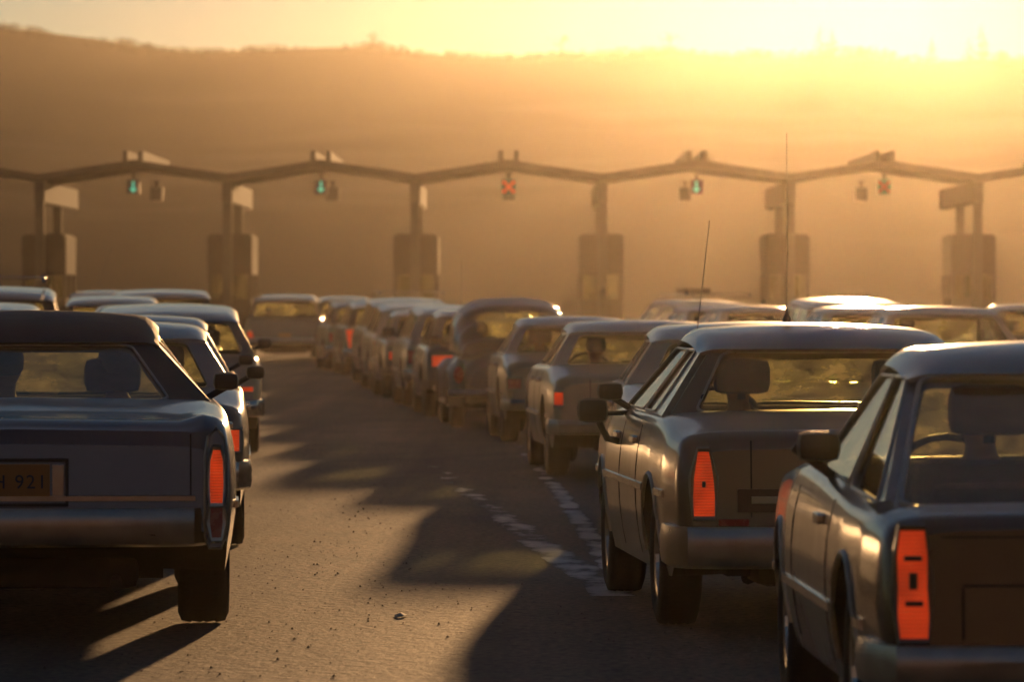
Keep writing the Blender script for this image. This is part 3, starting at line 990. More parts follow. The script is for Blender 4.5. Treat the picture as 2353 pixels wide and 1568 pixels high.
def rect(x0, x1, z0, z1): return [(x0, z0), (x1, z0), (x1, z1), (x0, z1)]
def antenna(root, x, y, z, h, tx=0.0, base='stub'):
    b = bmesh.new()
    tube(b, [(x, y, z), (x + tx * .5, y, z + h * .5), (x + tx, y, z + h)], [.0026, .0020, .0013] if base == 'magnet' else [.0042, .0036, .0026], 6)
    if base == 'magnet': tube(b, [(x, y, z - .012), (x, y, z + .004), (x, y, z + .03), (x, y, z + .05)], [.020, .020, .007, .004], 12)
    else: tube(b, [(x, y, z - .01), (x, y, z + .04)], [.016, .010], 8)
    return obj('antenna', b, M_BLACK, root, smooth=60)
# ------------------------------------------------------------------ the cars in the photograph
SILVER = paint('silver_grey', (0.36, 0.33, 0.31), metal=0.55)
PALE = paint('pale_blue_grey', (0.42, 0.40, 0.39), metal=0.2)
ICE = paint('ice_blue', (0.23, 0.24, 0.29), metal=0.45)
ROOF_SKY = paint('sky_pale_roof', (0.85, 0.78, 0.72), metal=0.0, rough=.38)  # roof paint, whitened to stand in for sky reflected off the roofs
ROOF_SKY_GREY = paint('sky_grey_roof', (0.50, 0.45, 0.41), metal=0.2, rough=.34)  # greyer roof and pillar paint, kept pale to imitate reflected sky
TAN = paint('sandy_beige', (0.38, 0.30, 0.21), metal=0.2)
BRONZE = paint('brown_bronze', (0.14, 0.085, 0.05), metal=0.5)
GREY = paint('mushroom_grey', (0.30, 0.225, 0.165), metal=0.5)
DARK = paint('near_black', (0.03, 0.028, 0.028), metal=0.2)
NAVY = paint('dark_slate', (0.06, 0.055, 0.058), metal=0.3)
MAROON = paint('dark_maroon', (0.085, 0.028, 0.022), metal=0.3)
M_STEEL = mat('brushed_bumper_steel', (0.33, 0.32, 0.31), rough=0.3, metal=1.0, scale=12)
M_DKBUMP = mat('black_rubber_bumper', (0.035, 0.033, 0.031), rough=0.6)
M_APPL = mat('dark_tail_panel', (0.05, 0.022, 0.014), rough=0.4)

def wide_lamp(x0, x1, z0, z1, lit=True, **k): return dict(outline=rect(x0, x1, z0, z1), lit=lit, **k)
QUEUE = 'cars queueing in the lane right of the gap'
LEFTQ = 'cars queueing in the lane left of the gap'
FARL = 'cars queueing in the far left lanes'
FARR = 'cars queueing in the far right lanes'

def sedan_kw(L=4.6, w=.86, H=1.34, belt=.91, **k):
    d = dict(L=L, w=w, H=H, belt=belt, yr=1.05, yf=L - .9, yb0=L * .235, zb0=belt + .01, yb1=L * .69, zb1=belt + .005,
             yr0=L * .32, yr1=L * .56, wb=w * .91, wr=w * .70, deck=[(0, belt - .13), (.13, belt - .07), (L * .235, belt + .01)], hood=belt - .10)
    d.update(k); return d
def hatch_kw(L=4.0, w=.80, H=1.38, belt=.88, **k):
    d = dict(L=L, w=w, H=H, belt=belt, yr=.75, yf=L - .8, yb0=.22, zb0=belt, yb1=L * .66, zb1=belt + .02, yr0=.80, yr1=L * .50,
             wb=w * .90, wr=w * .72, deck=[(0, belt - .07), (.1, belt - .03), (.22, belt)], hood=belt - .10, rdrop=.03, rlen=.32, lean=.18, lidseam=False,
             wins=((.16, .50), (.55, .93)), doors=(L * .66 - .1, L * .34), handle_y=(L * .40,))
    d.update(k); return d
def wagon_kw(L=4.8, w=.90, H=1.46, belt=.94, **k):
    d = dict(L=L, w=w, H=H, belt=belt, yr=1.05, yf=L - .95, yb0=.16, zb0=belt, yb1=L * .68, zb1=belt + .01, yr0=.40, yr1=L * .57,
             wb=w * .92, wr=w * .74, deck=[(0, belt - .07), (.08, belt - .02), (.16, belt)], hood=belt - .08, rdrop=.03, rlen=.3, lean=.12, lidseam=False,
             wins=((.05, .33), (.37, .64), (.68, .96)), doors=(L * .68 - .1, L * .45, L * .24), handle_y=(L * .5, L * .29))
    d.update(k); return d

# --- right queue ------------------------------------------------------------
R0, S0, hw0, ry0 = make_car('hatchback_car', place(2000, 15, .87, 1.6), 1.6,
    'nearest car at lower right, brown hatchback with tall red taillight bearing three dark marks', QUEUE,
    **hatch_kw(L=4.4, w=.87, H=1.327, belt=.85, zb0=.82, zb1=.88, hood=.82, yr0=1.45, yr1=2.40, yb0=.36, yb1=2.95, wb=.79, wr=.60, rdrop=.045, rlen=.45, yr=.92, yf=3.5, R=.30,
        wins=((.10, .44), (.49, .93)), rwin=(.03, .97), v0=.03, v1=.965, paint=BRONZE, roofmat=ROOF_SKY_GREY, chrome_arch=True, trim=M_STEEL, moulding=.47,
        deck=[(0, .765), (.1, .80), (.36, .82)], lean=.12, bump=(.30, .435), bumpmat=M_STEEL, cat='car',
        lamps=(dict(outline=[(.705, .455), (.785, .455), (.792, .52), (.790, .60), (.792, .69), (.783, .765), (.712, .765), (.704, .69), (.706, .60), (.701, .52)],
                    marks=((.746, .685, .052, .015), (.746, .62, .024, .048), (.744, .555, .052, .015)), bezelmat=BRONZE),),
        mirror=((-1, .72),), mirror_in=-.06, mirror_back=.85))
b = bmesh.new()
for x in (-.60, .60): strip(b, [(x, ry0(z) - .0008, z) for z in (.45, .52, .60)], (.004, 0, 0), (0, -1, 0), .003)
strip(b, [(x, ry0(.605) - .0008, .605) for x in (-.60, .60)], (0, 0, .004), (0, -1, 0), .003)
strip(b, [(x, ry0(.745) - .0008, .745) for x in (-.66, .66)], (0, 0, .003), (0, -1, 0), .002)
obj('tailgate_seam', b, M_SEAM, R0)
b = bmesh.new(); box(b, 0, ry0(.69) - .012, .69, .05, .02, .04, .01); obj('tailgate_lock', b, M_CHROME, R0)
b = bmesh.new(); box(b, 0, ry0(.52) - .006, .525, .305, .012, .155, .004); obj('license_plate', b, M_PLATE, R0)
R1, S1, hw1, ry1 = make_car('sedan_car', place(1540, 22, .865, 3.7), 3.7,
    'grey sedan with roof aerial, tall red taillight with one dark square, behind the brown hatchback', QUEUE,
    **sedan_kw(L=4.6, w=.865, H=1.357, belt=.92, yb0=1.02, zb0=.935, yr0=1.50, yr1=2.65, yb1=3.2, zb1=.93, wb=.80, wr=.575, rdrop=.05, rlen=.55,
        deck=[(0, .80), (.14, .868), (1.02, .935)], hood=.82, rwin=(.09, .91), v0=.05, v1=.955, wins=((.20, .46), (.50, .94)), yr=1.02, yf=3.68, R=.305,
        paint=GREY, chrome_arch=True, trim=M_STEEL, moulding=.60, lean=.10, bump=(.30, .475), bumpmat=M_STEEL, doors=(1.68, 2.55), handle_y=(1.82, 2.72), lidx=.60,
        lamps=(dict(outline=[(.677, .52), (.765, .52), (.768, .60), (.764, .68), (.752, .755), (.746, .792), (.700, .792), (.692, .755), (.681, .68), (.676, .60)],
                    marks=((.722, .655, .016, .026),), bezelmat=GREY),),
        mirror=((-1, .62),), mirror_in=.0))
b = bmesh.new(); box(b, 0, ry1(.58) - .004, .585, 1.16, .014, .10, .004)
obj('tail_panel', b, M_APPL, R1)
b = bmesh.new()
box(b, 0, ry1(.585) - .013, .588, 1.04, .008, .03, .003); obj('tail_trim', b, M_STEEL, R1)
b = bmesh.new(); box(b, -.60, ry1(.50) - .05, .495, .13, .02, .03, .006); obj('reflector', b, M_LAMP_DIM, R1)
b = bmesh.new(); box(b, .0, ry1(.70) - .010, .70, .05, .018, .045, .012); obj('boot_lock', b, M_CHROME, R1, smooth=40)
# clip-on towing mirror reaching out below the factory one
b = bmesh.new()
box(b, -.985, 2.60, .915, .145, .08, .115, .04)
tube(b, [(-.95, 2.62, .86), (-.91, 2.66, .78), (-.83, 2.72, .76)], .017, 6); tube(b, [(-.97, 2.62, .9), (-.80, 2.75, .90)], .014, 6)
obj('towing_mirror', b, M_BLACK, R1, smooth=40)
antenna(R1, -.13, 2.05, 1.345, .86, 0.0, 'magnet')

R2, S2, hw2, _ = make_car('sedan_car', place(1420, 30, .88, 0.6), 0.6, 'pale sedan with leaning boot aerial, half hidden by the grey sedan with roof aerial', QUEUE,
    **sedan_kw(L=5.0, w=.88, H=1.335, belt=.93, paint=SILVER, roofmat=ROOF_SKY, wins=((.26, .56), (.60, .95)), lamps=(wide_lamp(.50, .80, .60, .72),)))
antenna(R2, -.42, .9, .93, .98, .11)
R3, S3, hw3, _ = make_car('sedan_car', place(1264, 42, .86, 3.2), 3.2, 'boxy silver sedan with pale left pillar and a driver, just left of the grey sedan', QUEUE,
    **sedan_kw(L=4.4, w=.86, H=1.31, belt=.90, paint=SILVER, roofmat=ROOF_SKY, bumpmat=M_STEEL, rwin=(.07, .93), v1=.93, lamps=(wide_lamp(.755, .825, .60, .70),), bump=(.36, .48), split_rest=False))
R4, S4, hw4, _ = make_car('sedan_car', place(1157, 52.5, .82, 3.4), 3.4, 'small sandy sedan with round-topped rear wing, right behind the rounded dark beetle-shaped car', QUEUE,
    **sedan_kw(L=4.2, w=.82, H=1.315, belt=.90, paint=TAN, roofmat=ROOF_SKY, bumpmat=M_STEEL, rwin=(.07, .93), v1=.93, lamps=(wide_lamp(.64, .78, .56, .66, lit=False),), bump=(.34, .45)))
R6, S6, hw6, _ = make_car('hatchback_car', place(973, 65, .81, 4.0), 4.0, 'dark boxy hatchback with wide bright red taillight, left of the beetle-shaped car', QUEUE,
    **hatch_kw(L=3.9, w=.81, H=1.385, belt=.88, paint=NAVY, roofmat=ROOF_SKY_GREY, lamps=(wide_lamp(.44, .70, .635, .765),), bumpmat=M_DKBUMP, bump=(.34, .47), yr0=.55, wb=.74, wr=.60))
R7, S7, hw7, _ = make_car('wagon_car', place(930, 71, .84, 4.4), 4.4, 'silver station wagon with upright thin aerial and dark left mirror, ahead of the wide-lamp hatchback', QUEUE,
    **wagon_kw(L=4.4, w=.84, H=1.435, paint=PALE, roofmat=ROOF_SKY, lamps=(wide_lamp(.70, .80, .60, .78, lit=False),), mirror=((-1, .9),)))
antenna(R7, .10, 2.6, 1.42, .60, .01)
R8, S8, hw8, _ = make_car('hatchback_car', place(880, 78, .80, 4.6), 4.6, 'low dark hatchback with pale roof rim and small red taillight, right queue', QUEUE,
    **hatch_kw(L=4.0, w=.80, H=1.35, belt=.87, paint=NAVY, roofmat=ROOF_SKY_GREY, lamps=(wide_lamp(.50, .70, .58, .69),), bumpmat=M_DKBUMP, bump=(.34, .46), wb=.73, wr=.60))
R9, S9, hw9, _ = make_car('van', place(853, 84.5, .86, 4.8), 4.8, 'pale compact van with broad light pillar, behind the dark wagon with roof rack', QUEUE,
    **wagon_kw(L=4.4, w=.86, H=1.47, belt=.93, paint=PALE, roofmat=ROOF_SKY, cat='van', lamps=(wide_lamp(.72, .82, .60, .80, lit=False),)))
R10, S10, hw10, _ = make_car('wagon_car', place(834, 91, .88, 5.0), 5.0, 'dark tall station wagon with a roof rack, in the middle of the far right queue', QUEUE,
    **wagon_kw(L=4.7, w=.88, H=1.56, belt=1.0, paint=DARK, rack=True, lamps=(wide_lamp(.74, .84, .62, .86, lit=False),)))
R11, S11, hw11, _ = make_car('wagon_car', place(790, 102, .88, 5.4), 5.4, 'grey station wagon with tapering upright red taillight, far along the right queue', QUEUE,
    **wagon_kw(L=4.7, w=.88, H=1.52, belt=.98, paint=GREY, lamps=(dict(outline=[(.70, .55), (.78, .55), (.84, .90), (.64, .90)], bezelmat=GREY),)))
R12, S12, hw12, _ = make_car('wagon_car', place(750, 110, .86, 6.0), 6.0, 'grey upright wagon last in the right queue before the toll booths, no lit lamps', QUEUE,
    **wagon_kw(L=4.5, w=.86, H=1.52, belt=.98, paint=SILVER, lamps=(wide_lamp(.70, .80, .60, .80, lit=False),)))

# --- rounded rear-engined car -------------------------------------------------
def make_beetle(loc, heading, label, group):
    root = empty('beetle_car', loc, radians(heading)); tag(root, label, 'car', group)
    P = paint('dull_slate_blue', (0.10, 0.10, 0.115), metal=0.15, rough=0.35)
    def loft(tbl, ny, na, e, winf=None, name='body', mats=None, y0=None, y1=None):
        """tbl rows: y, half width, bottom z, top z"""
        bm, pane = bmesh.new(), bmesh.new()
        ys = [lerp(tbl[0][0], tbl[-1][0], i / ny) for i in range(ny + 1)]
        rows = []
        for y in ys:
            w_ = curve([(r[0], r[1]) for r in tbl], y); zb = curve([(r[0], r[2]) for r in tbl], y); zt = curve([(r[0], r[3]) for r in tbl], y)
            row = []
            for k in range(na + 1):
                a = pi * k / na
                c, s = cos(a), sin(a)
                row.append(Vector((w_ * math.copysign(abs(c) ** e, c), y, zb + (zt - zb) * abs(s) ** e)))
            rows.append(row)
        V = [[bm.verts.new(p) for p in r] for r in rows]
        for i in range(ny):
            for k in range(na):
                c = (rows[i][k] + rows[i + 1][k + 1]) / 2
                f = (V[i][k], V[i][k + 1], V[i + 1][k + 1], V[i + 1][k])
                wn_ = winf(c) if winf else None
                if wn_: pane.faces.new([pane.verts.new(v.co) for v in f])
                else: bm.faces.new(f)
        return bm, pane
    def rr(x, y, cx, cy, hx, hy, p=4): return abs((x - cx) / hx) ** p + abs((y - cy) / hy) ** p < 1
    def winf(c):
        if c.y < 1.45 and rr(c.x, c.z, 0, 1.17, .42, .15): return 'rear'
        if c.y > 2.55 and c.z > 1.0 and rr(c.x, c.z, 0, 1.17, .50, .17): return 'front'
        if abs(c.x) > .45 and (rr(c.y, c.z, 1.62, 1.16, .26, .14) or rr(c.y, c.z, 2.25, 1.16, .29, .15)): return 'side'
    upper = [(.62, .50, .80, .86), (.78, .60, .82, 1.02), (1.0, .64, .84, 1.22), (1.35, .68, .86, 1.41), (1.75, .69, .88, 1.485), (2.15, .69, .88, 1.475), (2.5, .68, .88, 1.40), (2.72, .66, .88, 1.22), (2.95, .62, .86, .94)]
    bm, pane = loft(upper, 110, 120, .62, winf)
    bmesh.ops.remove_doubles(pane, verts=pane.verts, dist=.0005)
    bmesh.ops.recalc_face_normals(bm, faces=bm.faces)
    shell(bm, .012)
    obj('roof', bm, P, root, smooth=50)
    # one pane object per connected patch
    bmesh.ops.recalc_face_normals(pane, faces=pane.faces)
    left = set(pane.faces)
    while left:
        st = [left.pop()]; grp = list(st)
        while st:
            f = st.pop()
            for e in f.edges:
                for g in e.link_faces:
                    if g in left: left.discard(g); st.append(g); grp.append(g)
        nb = bmesh.new(); mp = {}
        for f in grp: nb.faces.new([mp.setdefault(v, None) or mp.__setitem__(v, nb.verts.new(v.co)) or mp[v] for v in f.verts])
        cy = sum((f.calc_center_median() for f in grp), Vector()) / len(grp)
        shell(nb, .004)
        obj('rear_window' if cy.y < 1.4 and abs(cy.x) < .2 else ('windshield' if cy.y > 2.5 else 'side_window'), nb, M_SCREEN if cy.y > 2.5 else M_GLASS, root, smooth=60)
    pane.free()
    lower = [(.16, .30, .34, .42), (.22, .42, .30, .58), (.38, .55, .26, .74), (.65, .64, .24, .86), (1.0, .70, .22, .90), (1.8, .74, .22, .92), (2.7, .72, .22, .93), (3.1, .60, .24, .93), (3.6, .48, .28, .82), (3.85, .36, .32, .62), (3.92, .25, .36, .46)]
    bm, p2 = loft(lower, 60, 40, .55); p2.free()
    # close it underneath
    obj('body', bm, P, root, smooth=60)
    b = bmesh.new(); box(b, 0, 2.0, .25, 1.2, 3.3, .06, .02); obj('floor_pan', b, M_UNDER, root)
    # bulging wings over the wheels
    for ay, nm in ((.95, 'rear_fender'), (3.25, 'front_fender')):
        for s in (-1, 1):
            b = bmesh.new(); rows = []
            for i in range(25):
                a = lerp(-.15, pi + .15, i / 24)
                rw = []
                for k in range(13):
                    t = pi * k / 12
                    R_ = .35 + .11 * sin(t)
                    x = .52 + .13 - .13 * cos(t) if k < 6 else .52 + .13 - .13 * cos(t)
                    rw.append(b.verts.new((s * (.50 + .27 * k / 12 - .02 * (1 - sin(t)) * 0), ay + cos(a) * R_ * (1.1 if (cos(a) < 0) == (ay < 2) else 1.0), .31 + sin(a) * R_)))
                rows.append(rw)
            for q, w_ in zip(rows, rows[1:]):
                for k in range(12): b.faces.new((q[k], q[k + 1], w_[k + 1], w_[k]))
            bmesh.ops.recalc_face_normals(b, faces=b.faces)
            shell(b, .012)
            obj(nm, b, P, root, smooth=60)
    for s in (-1, 1):
        b = bmesh.new(); box(b, s * .70, 2.1, .28, .14, 1.5, .05, .02); obj('running_board', b, M_BLACK, root)
        b = bmesh.new()
        bmesh.ops.create_uvsphere(b, u_segments=14, v_segments=8, radius=1)
        for v in b.verts: v.co = Vector((s * .655 + v.co.x * .06, .50 + v.co.y * .05, .60 + v.co.z * .10))
        obj('taillight', b, M_LAMP_DIM, root, smooth=60)
        b = bmesh.new(); box(b, s * .83, 2.62, .99, .12, .05, .10, .03); tube(b, [(s * .70, 2.65, .93), (s * .80, 2.63, .97)], .012, 6); obj('door_mirror', b, M_BLACK, root, smooth=40)
    tm, wm = wheel_meshes(.31, .15, 'chrome')
    for ay in (.95, 3.25):
        for s in (-1, 1):
            e = empty('wheel'); e.parent = root; e.location = (s * .655, ay, .31)
            if s < 0: e.rotation_euler = (0, 0, pi)
            link_mesh('tyre', tm, e); link_mesh('rim', wm, e)
    for nm, yy, fl in (('rear_bumper', .06, -1), ('front_bumper', 4.02, 1)):
        b = bmesh.new(); tube(b, [(-.76, yy - fl * .22, .40), (-.70, yy - fl * .06, .40), (-.4, yy, .40), (.4, yy, .40), (.70, yy - fl * .06, .40), (.76, yy - fl * .22, .40)], .04, 8); obj(nm, b, M_STEEL, root, smooth=60)
    b = bmesh.new(); box(b, 0, .30, .66, .3, .03, .03, .008); box(b, 0, .235, .60, .30, .012, .155, .004); obj('license_plate', b, M_PLATE, root)
    for s in (-1, 1):
        b = bmesh.new(); box(b, s * .33, 1.95, .72, .42, .15, .62, .05); box(b, s * .33, 2.18, .40, .44, .5, .15, .05); obj('seat', b, M_INT, root, smooth=40)
    return root
R5 = make_beetle(place(1036, 59, .77, 3.6), 3.6, 'dark rounded beetle-shaped car with domed roof and curved wings, in the right queue', QUEUE)

# --- left queue ----------------------------------------------------------------
L1, SL1, hwl, ryl = make_car('coupe_car', place(553, 21.9, .95, 4.0, 'right'), 4.0, 'large blue-grey coupe with dark vinyl roof and amber number plate, nearest at left', LEFTQ,
    **sedan_kw(L=5.6, w=.95, H=1.415, belt=.97, yb0=1.42, zb0=.985, yr0=2.2, yr1=3.15, yb1=3.85, zb1=.97, wb=.85, wr=.60, rdrop=.09, rlen=.75,
        deck=[(0, .82), (.10, .90), (.26, .945), (1.42, .985)], hood=.86, rwin=(.11, .89), v0=.05, v1=.945, wins=((.36, .52), (.55, .95)), yr=1.32, yf=4.4, R=.345, tw=.225,
        paint=ICE, roofmat=M_VINYL, trim=M_STEEL, moulding=.56, lean=.14, bump=(.40, .56), bumpmat=M_STEEL, lidx=.78, doors=(2.15, 3.75), handle_y=(2.35,), sill=.27,
        lamps=(dict(outline=[(.822, .585), (.872, .585), (.876, .66), (.874, .76), (.864, .805), (.834, .805), (.822, .76), (.819, .66)], bezelmat=M_STEEL, dy=-.10),
               dict(outline=[(.828, .44), (.866, .44), (.873, .50), (.873, .565), (.822, .565), (.820, .50)], lit=False, bezel=True, bezelmat=M_STEEL, dy=-.085)),
        plate=(0.0, .668, None), mirror=((1, .62),), mirror_in=-.02, bumpw=.86, fin=.035))
for s in (-1, 1):                                          # finned lamp pods with a bright edge
    pod = [(.800, .44), (.818, .395), (.868, .395), (.890, .45), (.896, .62), (.894, .79), (.880, .86), (.850, .895), (.812, .86), (.800, .78)]
    b = bmesh.new()
    A = [b.verts.new((s * x, ryl(z) - .075, z)) for x, z in pod]; B = [b.verts.new((s * x * .985, ryl(z) + .32, z - .01)) for x, z in pod]
    b.faces.new(A); b.faces.new(B)
    for i in range(len(pod)): b.faces.new((A[i], A[(i + 1) % len(pod)], B[(i + 1) % len(pod)], B[i]))
    pd = obj('lamp_pod', b, ICE, L1, smooth=40)
    b = bmesh.new(); tube(b, [(s * x, ryl(z) - .078, z) for x, z in pod + pod[:2]], .007, 6); obj('pod_trim', b, M_STEEL, pd, smooth=60)
# number plate lettering, part hidden by the edge of the picture
def lettering(parent, txt, x, y, z, size, m, name='plate_lettering'):
    cu = bpy.data.curves.new('t', 'FONT'); cu.body = txt; cu.size = size; cu.extrude = .002; cu.align_x = 'CENTER'; cu.align_y = 'CENTER'; cu.space_character = 1.15
    to = bpy.data.objects.new('t', cu); COL.objects.link(to)
    dg = bpy.context.evaluated_depsgraph_get()
    me = bpy.data.meshes.new_from_object(to.evaluated_get(dg), depsgraph=dg); me.name = name
    bpy.data.objects.remove(to); me.materials.clear(); me.materials.append(m)
    me.transform(Matrix.Translation((x, y, z)) @ Matrix.Rotation(pi / 2, 4, 'X'))
    return link_mesh(name, me, parent)
plate = [c for c in L1.children if c.name.startswith('license_plate')][0]
lettering(plate, 'H 921', .025, ryl(.668) - .021, .668, .082, M_INK)
b = bmesh.new()
for (cx, cz, sx, sz) in ((0, .762, .46, .014), (0, .575, .46, .014), (.223, .668, .014, .20), (-.223, .668, .014, .20)):
    box(b, cx, ryl(cz) - .006, cz, sx, .02, sz, .003)
obj('plate_frame', b, M_BLACK, L1)
for s in (-1, 1):
    b = bmesh.new(); box(b, s * .187, ryl(.668) - .003, .668, .05, .012, .15, .004); obj('plate_surround', b, M_STEEL, L1)
b = bmesh.new(); strip(b, [(x, ryl(.60) - .001, .60) for x in (-.76, .76)], (0, 0, .012), (0, -1, 0), .01); obj('boot_trim', b, M_STEEL, L1)

L2, *_ = make_car('sedan_car', place(574, 29.6, .90, 3.0, 'right'), 3.0, 'silver sedan with pale roof directly ahead of the blue-grey coupe with the vinyl roof', LEFTQ,
    **sedan_kw(L=5.0, w=.90, H=1.345, paint=SILVER, roofmat=ROOF_SKY, lamps=(wide_lamp(.60, .84, .58, .70),), mirror=((1, .6),)))
L3, *_ = make_car('sedan_car', place(556, 37, .88, 3.2, 'right'), 3.2, 'pale-roofed sedan squeezed between the silver sedan and the wagon with glaring flank', LEFTQ,
    **sedan_kw(L=4.8, w=.88, H=1.365, paint=PALE, roofmat=ROOF_SKY, lamps=(wide_lamp(.60, .82, .58, .70, lit=False),), mirror=((1, .6),)))
L4, *_ = make_car('wagon_car', place(606, 48.5, .90, 3.6, 'right'), 3.6, 'pale station wagon with sun glaring off its right flank, third ahead in the left queue', LEFTQ,
    **wagon_kw(L=4.9, w=.90, H=1.455, paint=PALE, roofmat=ROOF_SKY_GREY, wr=.66, lamps=(wide_lamp(.60, .80, .60, .64),), mirror=((1, .7),), rwin=(.07, .93)))
L5, *_ = make_car('sedan_car', place(520, 58, .86, 4.0, 'right'), 4.0, 'silver sedan whose roof end peeps out left of the pale wagon with glaring flank', LEFTQ,
    **sedan_kw(L=4.6, w=.86, H=1.445, belt=.95, paint=SILVER, lamps=(wide_lamp(.60, .80, .60, .70),)))
L6, *_ = make_car('off_road_car', place(505, 84, .92, 4.0, 'right'), 4.0, 'tall black off-road wagon rising above the pale wagon with glaring flank', LEFTQ,
    **wagon_kw(L=4.6, w=.92, H=1.69, belt=1.1, paint=DARK, R=.36, sill=.34, wr=.76, lamps=(wide_lamp(.74, .84, .70, .90, lit=False),)))
LP, *_ = make_car('off_road_car', place(562, 126, .97, 2.0), 2.0, 'grey square-backed truck wagon with two red taillights, farthest in the gap before the booths', LEFTQ,
    **wagon_kw(L=4.9, w=.97, H=1.675, belt=1.08, paint=GREY, R=.36, sill=.36, wr=.76, wb=.88, bumpmat=M_STEEL, bump=(.42, .58),
        lamps=(dict(outline=[(.74, .55), (.86, .55), (.90, .74), (.80, .74)], bezelmat=GREY),), rwin=(.06, .94), v0=.10, v1=.88, plate=(0, .62, None)))
LQ, *_ = make_car('wagon_car', place(716, 134, .87, 3.0), 3.0, 'dark wagon with one bright window just right of the square-backed truck wagon', LEFTQ,
    **wagon_kw(L=4.6, w=.87, H=1.64, belt=1.05, paint=NAVY, lamps=(wide_lamp(.72, .82, .64, .84, lit=False),)))

# --- far left lanes --------------------------------------------------------------
F1, *_ = make_car('wagon_car', place(128, 50, .88, 3.5, 'right'), 3.5, 'dark wagon with one blazing white rear pillar at the left edge, lower of two', FARL,
    **wagon_kw(L=4.7, w=.88, H=1.47, paint=GREY, roofmat=NAVY, lamps=(wide_lamp(.70, .80, .6, .8, lit=False),)))
F2, *_ = make_car('off_road_car', place(160, 60, .95, 4.5, 'right'), 4.5, 'tall dark truck wagon with bumpy roof rack and lit right pillar at left edge', FARL,
    **wagon_kw(L=4.9, w=.95, H=1.66, belt=1.08, paint=GREY, roofmat=DARK, rack=True, R=.36, sill=.34, wr=.76, lamps=(wide_lamp(.78, .88, .7, .9, lit=False),)))
F3, *_ = make_car('wagon_car', place(395, 76, .88, 4.0, 'right'), 4.0, 'dark wagon with rounded left shoulder between the tall truck wagon and the black off-road wagon', FARL,
    **wagon_kw(L=4.6, w=.88, H=1.575, belt=1.0, paint=NAVY, lamps=(wide_lamp(.72, .82, .6, .8, lit=False),)))
antenna(F3, -.30, 3.4, 1.45, .85, .30)
F4, *_ = make_car('van', place(140, 120, .95, 2.0), 2.0, 'dark van waiting between the first and second toll booth from the left', FARL,
    **wagon_kw(L=4.7, w=.95, H=1.76, belt=1.1, paint=MAROON, cat='van', R=.34, wr=.78, lamps=(wide_lamp(.76, .86, .6, .9, lit=False),)))

# --- far right lanes -------------------------------------------------------------
G1, *_ = make_car('sedan_car', Vector((at(2226, 60), 60, 0)), 6, 'sedan seen through to bright sky, above the roof of the brown hatchback at far right', FARR,
    **sedan_kw(L=4.7, w=.90, H=1.415, belt=.95, paint=SILVER, roofmat=ROOF_SKY, wr=.66, rwin=(.06, .94), v1=.93, lamps=(wide_lamp(.6, .8, .6, .7),), split_rest=False))
G2, *_ = make_car('sedan_car', Vector((at(2050, 67.5), 67.5, 0)), 7, 'sedan with brightly lit roof corner, left of the see-through sedan at far right', FARR,
    **sedan_kw(L=4.6, w=.88, H=1.41, belt=.95, paint=GREY, roofmat=ROOF_SKY, lamps=(wide_lamp(.6, .8, .6, .7),)))
G3, *_ = make_car('van', Vector((at(1985, 75), 75, 0)), 5, 'tall dark van with thin bright roof line among the far right cars', FARR,
    **wagon_kw(L=4.7, w=.92, H=1.535, belt=1.0, paint=MAROON, cat='van', wr=.74, lamps=(wide_lamp(.7, .8, .6, .8),)))
G4, *_ = make_car('sedan_car', Vector((at(1800, 82), 82, 0)), 12, 'pale sedan with glinting roof end, behind the tall roof aerial', FARR,
    **sedan_kw(L=4.6, w=.88, H=1.415, belt=.95, paint=SILVER, roofmat=ROOF_SKY, lamps=(wide_lamp(.6, .8, .6, .7),)))
G5, *_ = make_car('sedan_car', Vector((at(1712, 89), 89, 0)), 13, 'pale sedan left of the tall roof aerial, behind the grey sedan', FARR,
    **sedan_kw(L=4.6, w=.86, H=1.41, belt=.95, paint=PALE, lamps=(wide_lamp(.6, .8, .6, .7),)))
G6, *_ = make_car('wagon_car', Vector((at(1678, 97), 97, 0)), 16, 'long dark wagon with luggage rack above the boot aerial', FARR,
    **wagon_kw(L=5.0, w=.90, H=1.53, belt=1.0, paint=NAVY, roofmat=ROOF_SKY_GREY, rack=True, lamps=(wide_lamp(.72, .82, .6, .8),)))
G7, *_ = make_car('sedan_car', Vector((at(2440, 74), 74, 0)), 6, 'sedan cut by the right edge of the picture with a glinting roof', FARR,
    **sedan_kw(L=4.6, w=.88, H=1.44, belt=.95, paint=TAN, lamps=(wide_lamp(.6, .8, .6, .7),)))
# a bundle strapped on the luggage rack
bpt = Matrix.Rotation(G6.rotation_euler.z, 3, 'Z') @ Vector((-.1, 1.9, 1.575)) + G6.location
b = bmesh.new(); box(b, 0, 0, .07, .5, .7, .14, .06)
o = obj('luggage_bundle', b, M_INT, smooth=40); o.location = bpt; o.rotation_euler = (0, 0, G6.rotation_euler.z)
tag(o, 'dark bundle lying on the luggage rack of the long dark wagon', 'luggage')

